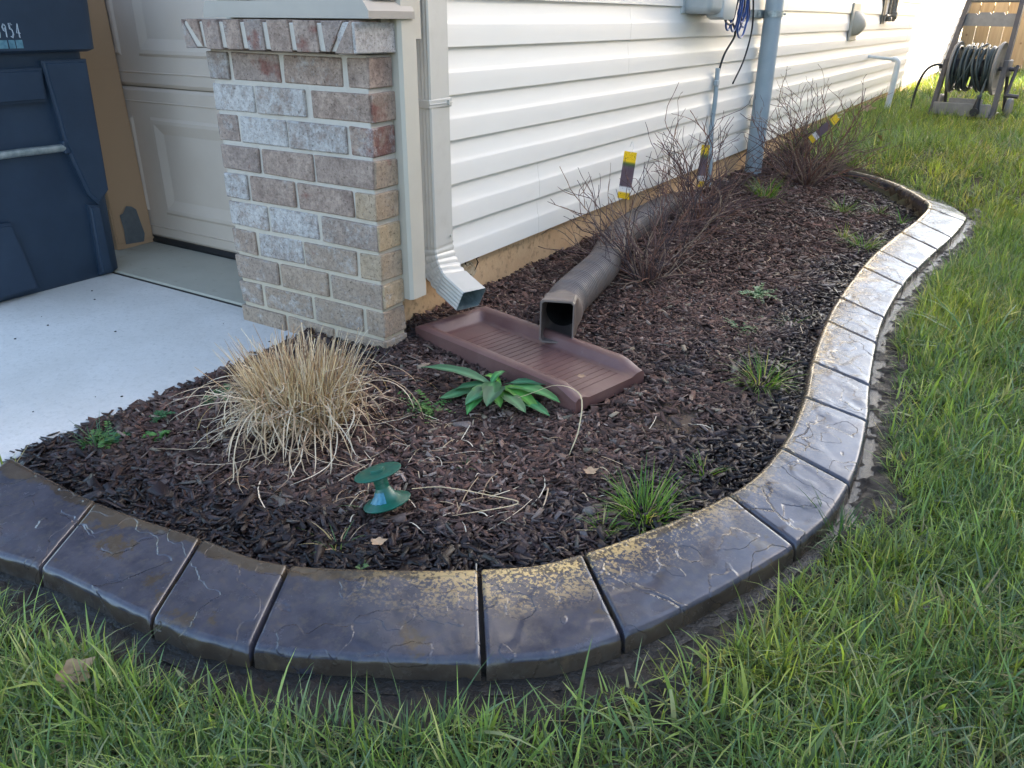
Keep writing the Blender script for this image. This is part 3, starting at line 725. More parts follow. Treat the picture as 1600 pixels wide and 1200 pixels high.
# ------------------------------------------------------------------ splash block
sb = thing("splash_block", "maroon plastic splash block lying on the mulch under the downspout", "splash block", (-1.345, 1.635, bz(-1.2, 1.7) - .004), math.atan2(-.15, .62))
def sb_sheet():
    L, Wd = .604, .262; bm = BM()
    nx, ny = 54, 30; vs_ = []
    for i in range(nx + 1):
        row = []
        for j in range(ny + 1):
            u = i / nx * L; v = j / ny * Wd
            lim = L if True else L
            # height profile: raised rim on three sides, open at the far (front) end
            ew = min(v, Wd - v); eb = u
            side = 1 - float(sstep(.028, .050, np.array(ew)))
            back = 1 - float(sstep(.028, .050, np.array(eb)))
            taper = 1 - float(sstep(.53, .615, np.array(u)))
            rimh = .030 * max(side * (0.2 + .8 * taper), back)
            pass
            z = .016 + rimh
            if ew < .008 or eb < .008: z -= .006
            # pointed front: middle shorter
            uu = u
            row.append(bm.verts.new((uu, v, z)))
        vs_.append(row)
    for i in range(nx):
        for j in range(ny): bm.faces.new((vs_[i][j], vs_[i + 1][j], vs_[i + 1][j + 1], vs_[i][j + 1]))
    edge = [vs_[i][0] for i in range(nx + 1)] + [vs_[nx][j] for j in range(1, ny + 1)] + [vs_[i][ny] for i in range(nx - 1, -1, -1)] + [vs_[0][j] for j in range(ny - 1, 0, -1)]
    low = [bm.verts.new((v.co.x, v.co.y, -.012)) for v in edge]
    for k in range(len(edge)): bm.faces.new((edge[k], edge[(k + 1) % len(edge)], low[(k + 1) % len(edge)], low[k]))
    return bm
obj("tray", sb_sheet(), M['splash'], sb, smooth=True, auto=50)
for k in range(21):
    u = .13 + k * .0215
    bm = BM(); box(bm, u, u + .0014, .055, .207, .0145, .0169); obj("rib", bm, M['splash'], sb)

# ------------------------------------------------------------------ corrugated drain pipe
dp = thing("drain_pipe", "brown corrugated drain pipe with a square mouth resting on the splash block", "drain pipe", (-1.078, 1.822, .1))
path = [(.068, .06, .0), (.03, .16, -.005), (-.012, .34, -.012), (-.065, .58, -.02), (-.15, .84, -.025), (-.225, 1.13, -.03), (-.26, 1.5, -.035), (-.27, 1.80, -.05), (-.272, 2.05, -.10)]
pts = smooth_path(path, 60)
# resample evenly
L = [0]
for a, b in zip(pts, pts[1:]): L.append(L[-1] + (b - a).length)
n = int(L[-1] / .00148); S = np.linspace(0, L[-1], n)
px_ = [Vector((np.interp(s, L, [p.x for p in pts]), np.interp(s, L, [p.y for p in pts]), np.interp(s, L, [p.z for p in pts]))) for s in S]
rad = [.0560 + .0036 * max(-1, min(1, 1.6 * math.sin(2 * math.pi * s / .0150))) for s in S]
bm = BM(); tube(bm, px_, rad, 22, caps=False); obj("corrugated_pipe", bm, M['drain'], dp, smooth=True, auto=60)
# adapter: square mouth blending to the round pipe
def sq(t, w, h, r=.010):
    c = math.cos(t); s = math.sin(t); k = min(1 / max(abs(c) / w, 1e-6), 1 / max(abs(s) / h, 1e-6)); p = (c * k, s * k)
    return p
bm = BM(); N_ = 48; rings = []
base = px_[0]; T = (px_[3] - px_[0]).normalized(); Uq = T.cross(Vector((0, 0, 1))).normalized(); Vq = Uq.cross(T)
lay = [(-.118, 1, 1.07), (-.112, 1, 1.10), (-.104, 1, 1.07), (-.060, 1, 1.03), (-.045, .9, 1.10), (-.030, .45, 1.12), (-.012, 0, 1.10), (.012, 0, 1.08), (.016, 0, 1.0)]
for off, sqf, sc_ in lay:
    ring = []
    for k in range(N_):
        t_ = 2 * math.pi * (k + .5) / N_; a = sq(t_, .043, .056); b = (math.cos(t_) * .0535, math.sin(t_) * .0535)
        u = (a[0] * sqf + b[0] * (1 - sqf)) * sc_; v = (a[1] * sqf + b[1] * (1 - sqf)) * sc_
        ring.append(bm.verts.new(base + T * off + Uq * u + Vq * v))
    rings.append(ring)
for a, b in zip(rings, rings[1:]):
    for k in range(N_): bm.faces.new((a[k], a[(k + 1) % N_], b[(k + 1) % N_], b[k]))
# inner wall
inn = []
for off, sqf, sc_ in ((-.118, 1, .985), (-.05, 1, .96), (.0, 0, .93)):
    ring = []
    for k in range(N_):
        t_ = 2 * math.pi * (k + .5) / N_; a = sq(t_, .043, .056); b = (math.cos(t_) * .05, math.sin(t_) * .05)
        u = (a[0] * sqf + b[0] * (1 - sqf)) * sc_; v = (a[1] * sqf + b[1] * (1 - sqf)) * sc_
        ring.append(bm.verts.new(base + T * off + Uq * u + Vq * v))
    inn.append(ring)
for a, b in zip([rings[0]] + inn, inn):
    for k in range(N_): bm.faces.new((a[k], b[k], b[(k + 1) % N_], a[(k + 1) % N_]))
obj("square_adapter", bm, M['drain'], dp, smooth=True, auto=35)
bm = BM(); tube(bm, px_[2:500], [.049 + .002 * math.sin(2 * math.pi * s / .0118) for s in S[2:500]], 22, caps=False); obj("pipe_inside", bm, M['drain_in'], dp, smooth=True)

# ------------------------------------------------------------------ landscape curb
curb = thing("landscape_curb", "wet dark brown stamped concrete curb winding around the mulch bed", "curb", (-.6, .85, -.05))
random.seed(21)
def curb_pt(s_idx, v):   # s_idx float along samples, v 0 inner .. 1 outer
    i0 = int(np.clip(math.floor(s_idx), 0, len(CI) - 2)); f = s_idx - i0
    a = CI[i0] * (1 - f) + CI[i0 + 1] * f; b = CO[i0] * (1 - f) + CO[i0 + 1] * f
    return a * (1 - v) + b * v
def cz(s, v):
    j = s / NS; tilt = .016 + .03 * float(sstep(16, 18, np.array(j)))
    return .034 - tilt * v
vprof = [(-.035, -.10), (-.030, -.02), (-.024, -.012), (-.010, -.005)]
for k in range(len(JI) - 1):
    s0, s1 = k * NS, (k + 1) * NS; ln = np.linalg.norm(CI[s1] - CI[s0]) * .5 + np.linalg.norm(CO[s1] - CO[s0]) * .5
    g_ = .0035 / ln * NS
    near = k < 13; nu = 44 if k < 7 else (30 if near else 16); nv = 34 if k < 7 else (24 if near else 12)
    sd_ = Vector((k * 3.17, k * 1.9, 5.0)); bm = BM(); grid = []
    veins = []
    for q in range(3 if near else 1):
        p0 = Vector((random.random(), random.random(), 0)); an = random.uniform(0, math.pi * 2); veins.append((p0, an, random.choice((1, -1)), random.uniform(.25, .6)))
    us = [0, .004, .012, .03] + [.03 + .94 * i / (nu - 1) for i in range(1, nu - 1)] + [.97, .988, .996, 1]
    vv_ = [0, .012, .03, .06] + [.06 + .88 * i / (nv - 1) for i in range(1, nv - 1)] + [.94, .97, .988, 1]
    for u in us:
        s = s0 + g_ + (s1 - s0 - 2 * g_) * u; row = []
        eu = min(u, 1 - u); rowdrop = .0035 * (1 - float(sstep(0, .016, np.array(eu)))) ** 2
        for v in vv_:
            p = curb_pt(s, v); ev = min(v, 1 - v)
            z = cz(s, v) - rowdrop - (.012 * (1 - min(1, v / .07)) ** 2 if v < .07 else 0) - (.005 * (1 - min(1, (1 - v) / .03)) ** 2 if v > .97 else 0)
            q = Vector((p[0], p[1], 0)) * 1.0
            fadew = float(sstep(.0, .10, np.array(ev)))
            n1 = mnoise.noise(q * 7 + sd_); n2 = mnoise.noise(q * 16 + sd_); 
            led = mnoise.noise(Vector((p[0] * 9, p[1] * 9, 0)) + sd_ * 2 + Vector((n2, n1, 0)) * .8)
            step = (float(sstep(.05, .075, np.array(led))) + float(sstep(.30, .325, np.array(led)))) * .0022
            z += (n1 * .0012 + n2 * .0004 + step * .35) * fadew
            for (p0, an, sg, wdt) in veins:     # chiselled cleft lines
                du, dv = u - p0.x, v - p0.y
                a_ = du * math.cos(an) + dv * math.sin(an); b_ = -du * math.sin(an) + dv * math.cos(an) + .09 * mnoise.noise(q * 14 + sd_ + p0 * 7)
                m_ = float(1 - sstep(wdt * .6, wdt, np.array(abs(a_))))
                z += sg * .0003 * m_ * fadew * float(sstep(-.030, .0, np.array(b_))) * float(1 - sstep(0, .28, np.array(b_)))
            row.append(bm.verts.new((p[0], p[1], z)))
        # side skirts
        def dirn(s):
            a = curb_pt(s, 0); b = curb_pt(s, 1); d = b - a; return d / np.linalg.norm(d)
        d = dirn(s); sk = []
        for off, dz in ((-.003, -.012), (-.005, -.05), (-.004, -.12)):
            a = curb_pt(s, 0) + d * off; sk.insert(0, bm.verts.new((a[0], a[1], cz(s, 0) - .012 + dz + .006 - rowdrop)))
        so = []
        for off, dz in ((.002, -.004), (.004, -.030), (.006, -.055), (.010, -.11)):
            a = curb_pt(s, 1) + d * (off + .004 * mnoise.noise(Vector((curb_pt(s, 1)[0] * 30, curb_pt(s, 1)[1] * 30, dz * 40)))); so.append(bm.verts.new((a[0], a[1], cz(s, 1) - .005 + dz - rowdrop * .5)))
        grid.append(sk + row + so)
    nn = len(grid[0])
    for a, b in zip(grid, grid[1:]):
        for q in range(nn - 1): bm.faces.new((a[q], b[q], b[q + 1], a[q + 1]))
    for g__, rev in ((grid[0], 1), (grid[-1], 0)):
        bm.faces.new(g__ if rev else g__[::-1])
    innv = []
    for _r in grid:
        m_n = len(_r); innv += [float(np.clip(1.15 - (q - 3) / (m_n - 8) * 2.1, 0, 1)) if 3 <= q < m_n - 4 else 0.0 for q in range(m_n)]
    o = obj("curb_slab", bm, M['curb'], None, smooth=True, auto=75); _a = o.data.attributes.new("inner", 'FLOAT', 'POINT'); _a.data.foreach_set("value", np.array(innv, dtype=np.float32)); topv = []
    for _r in grid:
        m_n = len(_r); topv += [float(np.clip(min((q - 3) / (m_n - 8) * 6.5 - .25, 2.2 if q < m_n - 6 else 0), 0, .88)) if 3 <= q < m_n - 4 else 0.0 for q in range(m_n)]
    _a = o.data.attributes.new("top", 'FLOAT', 'POINT'); _a.data.foreach_set("value", np.array(topv, dtype=np.float32)); o.parent = curb; o.matrix_parent_inverse = Matrix.Translation((.6, -.85, .05))
bm = BM(); prev = None
for s in np.arange(0, len(CI) - 1 + .01, 1.0):
    cur = []
    for v, dz in ((.03, -.12), (.03, -.022), (.5, -.016), (.96, -.024), (.97, -.12)):
        p = curb_pt(min(s, len(CI) - 1.001), v); cur.append(bm.verts.new((p[0], p[1], cz(s, v) + dz)))
    if prev:
        for k in range(4): bm.faces.new((prev[k], cur[k], cur[k + 1], prev[k + 1]))
    prev = cur
o = obj("groove_mortar", bm, M['curb_core'], None); o.parent = curb; o.matrix_parent_inverse = Matrix.Translation((.6, -.85, .05))

# ------------------------------------------------------------------ mulch chips
def chips(N, xr, yr, lmin, lmax, name, wetk):
    x = rng.uniform(*xr, N); y = rng.uniform(*yr, N)
    spill = (x < -1.655) & (x > -1.655 - .035 * rng.random(N) ** 4) & (y > .68) & (y < 1.5) & (name == 'mulch_chips')
    m = inpoly(x, y, bed_poly) | spill; x = x[m]; y = y[m]
    # keep off the splash block
    lx = (x + 1.345) * math.cos(-math.atan2(-.15, .62)) - (y - 1.635) * math.sin(-math.atan2(-.15, .62)); ly = (x + 1.345) * math.sin(-math.atan2(-.15, .62)) + (y - 1.635) * math.cos(-math.atan2(-.15, .62))
    m = ~((lx > .0) & (lx < .62) & (ly > 0.005) & (ly < .268)); x = x[m]; y = y[m]; n = len(x)
    dc = pdist(x, y, CI[::3]); soil = fbm(x, y, 4.2, 3)
    sm = np.clip(1 - dc / .10, 0, 1) * (soil > .5)
    bare = np.exp(-((x + .56) ** 2 / .016 + (y - 1.60) ** 2 / .012)) + .8 * np.exp(-((x + 1.05) ** 2 / .004 + (y - 1.46) ** 2 / .003))
    keep = rng.random(n) > np.maximum(sm * .5, np.clip(bare * 1.1, 0, .85)); x = x[keep]; y = y[keep]; dc = dc[keep]; n = len(x)
    Ln = lmin + (lmax * 1.25 - lmin) * rng.random(n) ** 1.7 * (1 + (rng.random(n) < .05) * .8); Wd = Ln * rng.uniform(.11, .36, n) + .001; Th = rng.uniform(.0012, .0032, n)
    big = rng.random(n) < .05; Wd = np.where(big, Ln * .6, Wd)
    yaw = rng.uniform(0, 2 * np.pi, n); pit = rng.normal(0, .26, n); rol = rng.normal(0, .5, n)
    c = np.array([(-1, -1, -1), (1, -1, -1), (1, 1, -1), (-1, 1, -1), (-1, -1, 1), (1, -1, 1), (1, 1, 1), (-1, 1, 1)], float)
    P = c[None] * np.stack([Ln / 2, Wd / 2, Th / 2], 1)[:, None, :]
    P[:, :, 0] *= rng.uniform(.72, 1.1, (n, 8)); P[:, :, 1] *= rng.uniform(.45, 1.1, (n, 8))
    cy, sy = np.cos(yaw)[:, None], np.sin(yaw)[:, None]; cp, sp_ = np.cos(pit)[:, None], np.sin(pit)[:, None]; cr, sr = np.cos(rol)[:, None], np.sin(rol)[:, None]
    X, Y, Z = P[:, :, 0], P[:, :, 1], P[:, :, 2]
    Y, Z = Y * cr - Z * sr, Y * sr + Z * cr; X, Z = X * cp + Z * sp_, -X * sp_ + Z * cp; X, Y = X * cy - Y * sy, X * sy + Y * cy
    zz = np.where(x < -1.652, .003, bed_z(x, y) + rng.uniform(-.004, .012, n))
    # clear the curb rim
    V = np.stack([X + x[:, None], Y + y[:, None], Z + zz[:, None]], 2).reshape(-1, 3)
    b = (np.arange(n) * 8)[:, None]
    qd = np.concatenate([b + np.array(q) for q in ((4, 5, 6, 7), (0, 1, 5, 4), (1, 2, 6, 5), (2, 3, 7, 6), (3, 0, 4, 7))])
    wet = np.clip(1.25 - (dc + (fbm(x, y, 6, 3) - .5) * .25) / .21, 0, 1) * wetk
    wet = np.maximum(wet, np.clip((fbm(x + 3, y + 1, 3.1, 3) - .60) * 6, 0, .8))
    pal = np.array([(.098, .052, .040), (.135, .072, .055), (.066, .036, .028), (.17, .11, .088), (.12, .062, .048), (.25, .18, .145)])
    col = pal[rng.choice(6, n, p=[.24, .22, .2, .14, .13, .07])] * (rng.uniform(.6, 1.45, n) * (.62 + .8 * fbm(x + 7, y - 2, 3.5, 3)))[:, None]
    light = rng.random(n) < .03; col[light] = np.array([.30, .23, .16]) * rng.uniform(.7, 1.1, light.sum())[:, None]
    col = col * (1 - wet * .76)[:, None] * np.where(wet[:, None] > .5, np.array([.9, .95, 1.1]), 1)
    arrays_mesh(name, V, quads=qd, cols=np.repeat(col, 8, 0), mat=M['chips'], extra={'wet': np.repeat(wet, 8)}, kind='stuff')
chips(88000, (-1.70, -.25), (.62, 2.5), .008, .034, "mulch_chips", 1.0)
chips(3600, (-1.66, -.25), (.62, 3.2), .024, .046, "mulch_shreds", .9)
chips(42000, (-1.42, -.25), (2.4, 5.5), .013, .034, "mulch_chips", 1.0)

# ------------------------------------------------------------------ grass
def blades(bx, by, bzv, h, w, yaw, lean, curl, col, name, mat, nseg=3, parent=None, kind=None, tipcol=None, twist=None):
    n = len(bx); dirx, diry = np.cos(yaw), np.sin(yaw)
    tw = yaw + np.pi / 2 + (twist if twist is not None else rng.normal(0, .6, n)); wx, wy = np.cos(tw), np.sin(tw)
    rows_ = []; cc = []
    px, py, pz = bx.copy(), by.copy(), bzv.copy(); a = lean.copy(); ds_ = h / nseg
    for k in range(nseg + 1):
        f = k / nseg; ww = w * (1 - f ** 1.7) * .5 * (0.75 + .5 * min(1, f * 3)) if k < nseg else None
        shade = 1.0
        c_ = col if tipcol is None else col * (1 - f ** 2)[..., None] + tipcol * f ** 2 if isinstance(f, np.ndarray) else (col if tipcol is None else col * (1 - f ** 2) + tipcol * f ** 2)
        if k < nseg:
            rows_.append(np.stack([px - wx * ww, py - wy * ww, pz], 1)); rows_.append(np.stack([px + wx * ww, py + wy * ww, pz], 1)); cc += [c_, c_]
        else: rows_.append(np.stack([px, py, pz], 1)); cc.append(c_)
        a = a + curl / nseg
        px = px + np.sin(a) * dirx * ds_; py = py + np.sin(a) * diry * ds_; pz = pz + np.cos(a) * ds_
    V = np.stack(rows_, 1); m = V.shape[1]; C = np.stack(cc, 1)
    b = (np.arange(n) * m)[:, None]
    qd = np.concatenate([b + np.array((2 * k, 2 * k + 1, 2 * k + 3, 2 * k + 2)) for k in range(nseg - 1)]) if nseg > 1 else None
    tr = b + np.array((2 * nseg - 2, 2 * nseg - 1, 2 * nseg))
    return arrays_mesh(name, V.reshape(-1, 3), quads=qd, tris=tr, cols=C.reshape(-1, 3), mat=mat, parent=parent, kind=kind, smooth=True)

def lawn_points(nt, xr, yr, per, spread, dens_pow=0):
    tx = rng.uniform(*xr, nt); ty = rng.uniform(*yr, nt)
    n = nt * per; x = np.repeat(tx, per) + rng.normal(0, spread, n); y = np.repeat(ty, per) + rng.normal(0, spread, n)
    tid = np.repeat(np.arange(nt), per)
    yaw_out = np.arctan2(y - np.repeat(ty, per), x - np.repeat(tx, per)) + rng.normal(0, .5, n)
    okk = (~inpoly(x, y, curb_poly) | ((y > 4.62) & (pdist(x, y, CI[::3]) > .065))) & ~inpoly(x, y, bed_poly) & (x > -1.645) & ((x > -1.395) | (y < .7))
    dc = pdist(x, y, CO[::3])
    mw = .012 + .022 * sstep(1.25, .8, y) + .055 * fbm(x, y, 5, 3) * (1 + .6 * sstep(1.0, 1.4, y)) + .05 * np.exp(-((x + .62) ** 2 + (y - .60) ** 2) / .02)
    mw = np.where(y > 4.6, -1, mw)
    okk &= (dc > mw) | (y > 5.3) & (x < -1.3) & (dc > .02)
    bare = fbm(x + 40, y + 3, 3.3, 3)
    okk &= (bare < .70) | (rng.random(n) < .4)
    okk &= ~((dc < .10) & (rng.random(n) < .35 * (1 - dc / .10)) & (y < 4.6))
    return x[okk], y[okk], yaw_out[okk], tid[okk], dc[okk]
GC = np.array([(.145, .22, .068), (.195, .265, .068), (.10, .165, .068), (.25, .30, .085), (.155, .21, .12), (.34, .33, .16)])
def lawn(nt, xr, yr, per, spread, hm, wm, nseg, straw=.13):
    x, y, yw, tid, dc = lawn_points(nt, xr, yr, per, spread); n = len(x)
    th = rng.uniform(.7, 1.25, nt)[tid]; tcol = (GC[rng.choice(6, nt, p=[.24, .20, .17, .14, .15, .10])] * rng.uniform(.7, 1.25, (nt, 1)))[tid]
    patch = fbm(x + 9, y - 4, 1.6, 3)
    h = hm * th * rng.uniform(.5, 1.25, n) * (.8 + .5 * patch); w = wm * np.exp(rng.normal(-.05, .38, n))
    yaw = yw + (fbm(x, y, 2.3, 2) - .5) * 2; lean = np.abs(rng.normal(.55, .36, n)); curl = rng.normal(.75, .6, n)
    long_ = rng.random(n) < .07; h = np.where(long_, h * 1.5, h); lean = np.where(long_, lean * .6, lean)
    col = tcol * rng.uniform(.55, 1.3, n)[:, None]
    warm = sstep(.42, .62, fbm(x - 5, y + 8, 1.1, 3))[:, None]; col = col * (1 - warm) + col * np.array([1.2, 1.06, .8]) * warm
    st = rng.random(n) < straw * (.3 + 2.2 * sstep(.45, .7, fbm(x + 21, y + 2, 2.6, 3))); col[st] = np.array([.32, .26, .14]) * rng.uniform(.7, 1.2, st.sum())[:, None]; lean = np.where(st, lean + .6, lean)
    h *= np.clip(.45 + dc / .22 + (y > 4.6), 0, 1)
    blades(x, y, lawn_z(x, y) - .006, h, w, yaw, lean, curl, col, "lawn_grass", M['grass'], nseg, kind='stuff', tipcol=col * 1.15)
lawn(9500, (-1.7, .7), (-.05, 1.9), 26, .022, .062, .0030, 4)
lawn(4300, (-.35, .9), (1.7, 4.6), 26, .026, .075, .0036, 3)
lawn(3000, (-1.42, 1.2), (4.4, 9.0), 24, .04, .09, .0048, 3)
lawn(3300, (-1.42, 2.6), (8.6, 16.38), 17, .05, .095, .007, 2, straw=.03)
lawn(500, (.9, 2.6), (-.5, 8.0), 22, .04, .08, .006, 2)
# low thatch layer
def thatch(N, xr, yr):
    x = rng.uniform(*xr, N); y = rng.uniform(*yr, N)
    okk = ~inpoly(x, y, curb_poly) & ~inpoly(x, y, bed_poly) & (x > -1.64) & ((x > -1.395) | (y < .7)) & (pdist(x, y, CO[::4]) > .08); x = x[okk]; y = y[okk]; n = len(x)
    col = np.array([(.24, .19, .10), (.09, .12, .04), (.14, .11, .06)])[rng.choice(3, n)] * rng.uniform(.7, 1.2, n)[:, None]
    blades(x, y, lawn_z(x, y) - .002, rng.uniform(.02, .05, n), rng.uniform(.0015, .003, n), rng.uniform(0, 6.28, n), rng.uniform(1.1, 1.5, n), rng.normal(0, .3, n), col, "lawn_thatch", M['grass'], 2, kind='stuff')
thatch(60000, (-1.7, .8), (-.1, 3.0))

#@@OBJECTS
# ------------------------------------------------------------------ trash bin
binT = thing("trash_bin", "navy blue wheeled rubbish bin with white scribbled number, by the garage door", "bin", (-2.96, 1.335, 0))
# local frame: +x = face towards the camera side, y along the wall of the face. Body half widths
def rring(x0, x1, yh, z, r=.035, n=5):
    pts = []
    for cx, cy, a0 in ((x1 - r, yh - r, 0), (x0 + r, yh - r, 90), (x0 + r, -yh + r, 180), (x1 - r, -yh + r, 270)):
        for k in range(n + 1):
            a = R_(a0 + 90 * k / n); pts.append((cx + r * math.cos(a), cy + r * math.sin(a), z))
    return pts
def loft(bm, rings, capb=True, capt=True, mi=0):
    R = [[bm.verts.new(p) for p in r] for r in rings]; n = len(R[0])
    for a, b in zip(R, R[1:]):
        for k in range(n):
            f = bm.faces.new((a[k], a[(k + 1) % n], b[(k + 1) % n], b[k])); f.material_index = mi
    if capb: bm.faces.new(R[0][::-1])
    if capt: bm.faces.new(R[-1])
    return R
bm = BM()
loft(bm, [rring(-.26, .252, .275, 0.0, .03), rring(-.265, .260, .290, .012, .03), rring(-.285, .276, .290, .30), rring(-.31, .294, .288, .60), rring(-.32, .305, .286, .742)])
obj("body", bm, M['bin'], binT, smooth=True, auto=40)
bm = BM()      # broad collar
loft(bm, [rring(-.33, .325, .300, .742, .03), rring(-.345, .342, .312, .750, .03), rring(-.355, .348, .322, .95, .03), rring(-.36, .352, .33, 1.0, .03)])
obj("collar", bm, M['bin'], binT, smooth=True, auto=40)
bm = BM(); loft(bm, [rring(-.40, .40, .385, 1.0, .05), rring(-.40, .40, .385, 1.02, .05), rring(-.36, .36, .345, 1.06, .06), rring(-.2, .2, .2, 1.085, .06)]); obj("lid", bm, M['bin_dark'], binT, smooth=True, auto=40)
# side ribs that swell out to the right of the recess
def slab_on_face(pts, t0, t1, name, mat):   # pts (y,z); face x at height z = .232+.095*z approx
    bm = BM()
    A = [bm.verts.new((.260 + .055 * z + t0, y, z)) for y, z in pts]; B = [bm.verts.new((.260 + .055 * z + t1, y, z)) for y, z in pts]
    fs = [bm.faces.new(A[::-1]), bm.faces.new(B)]
    for i in range(len(pts)): fs.append(bm.faces.new((A[i], A[(i + 1) % len(pts)], B[(i + 1) % len(pts)], B[i])))
    bmesh.ops.bevel(bm, geom=list({e for e in fs[1].edges}), offset=.010, segments=3, affect='EDGES')
    return obj(name, bm, mat, binT, smooth=True, auto=50)
slab_on_face([(.13, .72), (.278, .72), (.278, .30), (.235, .255), (.20, .30), (.155, .46)], -.01, .030, "side_rib", M['bin'])
slab_on_face([(-.13, .70), (-.155, .46), (-.20, .30), (-.225, .255), (-.262, .30), (-.262, .70)], -.01, .030, "side_rib", M['bin'])
slab_on_face([(.20, .26), (.245, .25), (.25, .01), (.20, .01)], -.01, .020, "foot_rib", M['bin'])
slab_on_face([(-.235, .25), (-.195, .26), (-.06, .25), (-.02, .02), (-.225, .01)], -.01, .026, "foot_rib", M['bin'])
slab_on_face([(-.125, .60), (.125, .60), (.13, .70), (-.13, .70)], -.01, .028, "front_panel", M['bin'])
bm = BM(); tube(bm, [(.298, -.155, .455), (.300, .0, .457), (.298, .155, .455)], .0125, 14); obj("catch_bar", bm, M['steel'], binT, smooth=True, auto=50)
for yy in (-.16, .16):
    bm = BM(); box(bm, .25, .31, yy - .012, yy + .012, .435, .478, .006, 2); obj("bar_bracket", bm, M['bin'], binT)
for yy in (-.2, .2):
    bm = BM(); lathe(bm, [(.03, -.02), (.10, -.02), (.11, -.012), (.11, .012), (.10, .02), (.03, .02)], 28, Matrix.Translation((-.30, yy * 1.3, .11)) @ Matrix.Rotation(R_(90), 4, 'X')); obj("wheel", bm, M['rubber'], binT, smooth=True, auto=40)
# scribbled number 3954 (drawn twice, as on the bin) and the sticker below it
def fx(z): return .3425 + (z - .750) * .03
dig = {'3': [(0, 1), (.5, 1), (.25, .6), (.55, .45), (.5, .1), (0, 0)], '9': [(.55, .8), (.3, 1), (0, .8), (.15, .5), (.5, .62), (.55, .8), (.45, 0)],
       '5': [(.55, 1), (.1, 1), (.05, .6), (.45, .6), (.55, .25), (.3, 0), (0, .08)], '4': [(.4, 0), (.42, 1), (0, .35), (.62, .35)]}
bm = BM(); y = .005; random.seed(2)
for ch in "3954":
    for rep in (0, 1):
        pl = [(fx(.788 + .036 * b) + .0022, y + .0135 * a * 1.15 + rep * .002 + random.uniform(-.0012, .0012), .788 + .036 * b - .002 * rep + random.uniform(-.0015, .0015)) for a, b in dig[ch]]
        tube(bm, pl, .0011, 4)
    y += .019
obj("painted_number", bm, M['label_white'], binT)
bm = BM()
for a, b in ((-.06, .03), (.034, .052), (.055, .075)):
    v = [bm.verts.new((fx(z) + .0015, y_, z)) for y_, z in ((a, .757), (b, .757), (b, .780), (a, .780))]; bm.faces.new(v)
obj("sticker", bm, M['sticker'], binT)

# ------------------------------------------------------------------ cardboard carton
ct = thing("cardboard_carton", "tall brown cardboard carton with grey tape between blue bin and garage door", "cardboard box", (-2.955, 1.86, .005))
def slantbox(bm, x0, x1, y0, y1, z0, z1, lean): 
    vs = [bm.verts.new((x - lean * z, y + .00 * z, z)) for x in (x0, x1) for y in (y0, y1) for z in (z0, z1)]
    for q in ((0, 1, 3, 2), (4, 6, 7, 5), (0, 4, 5, 1), (2, 3, 7, 6), (0, 2, 6, 4), (1, 5, 7, 3)): bm.faces.new([vs[i] for i in q])
bm = BM(); slantbox(bm, -.75, 0, -.075, .083, .012, 1.55, .035); bmesh.ops.bevel(bm, geom=bm.edges[:], offset=.003, segments=1, affect='EDGES'); obj("carton_body", bm, M['card'], ct)
bm = BM(); prism(bm, [(-.078, .0), (-.04, -.003), (.02, .001), (.083, .0), (.083, .02), (-.078, .02)], -.004, .003, axis='x'); obj("flap", bm, M['card'], ct)
bm = BM(); slantbox(bm, -.10, .002, -.082, -.078, .0, .16, .035); obj("flap", bm, M['card'], ct)
bm = BM()
tp = [(-.045, .005), (.035, .0), (.045, .03), (.03, .13), (.012, .145), (-.01, .15), (-.03, .125), (-.045, .12), (-.04, .06)]
v = [bm.verts.new((.0035 - .035 * z, y, z + .01)) for y, z in tp]; bm.faces.new(v)
obj("duct_tape", bm, M['tape'], ct)
bm = BM(); box(bm, -.0265, -.0215, -.0755, .0835, .662, .664); obj("fold_line", bm, M['card'], ct)

# ------------------------------------------------------------------ utilities on the wall
ub = thing("utility_box", "pale grey rounded utility box on the siding with blue cable hanging beside it", "utility box", (WX + .012, 3.81, .87))
bm = BM()
def ubring(z, s): return [(x, y, z) for x, y, _ in rring(-.012, .115 * s + .006, .17 * s, 0, .03 * s, 5)]
loft(bm, [ubring(0, .78), ubring(.008, .92), ubring(.03, 1.0), ubring(.29, 1.0), ubring(.30, .97)]); obj("cover", bm, M['ubox'], ub, smooth=True, auto=45)
bm = BM(); loft(bm, [[(x + .07, y + .075, z) for x, y, z in ubring(-.022, .40)], [(x + .06, y + .07, z) for x, y, z in ubring(-.012, .52)], [(x + .055, y + .07, z) for x, y, z in ubring(.05, .58)], [(x + .055, y + .07, z) for x, y, z in ubring(.27, .58)]])
obj("front_dome", bm, M['ubox'], ub, smooth=True, auto=45)
bm = BM(); box(bm, -.011, .002, -.19, .19, -.0, .31, .004); obj("back_plate", bm, M['ubox'], ub)
bc = thing("cable_coil", "coil of blue and black cable hanging beside the grey utility box", "cable", (-1.345, 4.12, .965))
random.seed(5)
for nm_, mt, nn, r_ in (("blue_loop", 'cable_blue', 9, .0048), ("black_loop", 'cable_black', 5, .0042)):
    for i in range(nn):
        a = random.uniform(-.26, .20); w = random.uniform(.06, .11); d = random.uniform(.13, .21) - abs(a) * .35; xo = random.uniform(0, .045)
        pl = smooth_path([(xo, -.01 + a * .2 - .012, .10), (xo + .01, a - w * .6, .01 - d * .4), (xo + .006, a - w * .8, -d * .85), (xo, a - w * .2, -d * 1.05), (xo - .004, a + w * .5, -d * .98), (xo + .004, a + w * .6, -d * .5), (xo + .01, .01 + a * .25, .10)], 6)
        bm = BM(); tube(bm, pl, r_, 7); obj(nm_, bm, M[mt], bc, smooth=True)
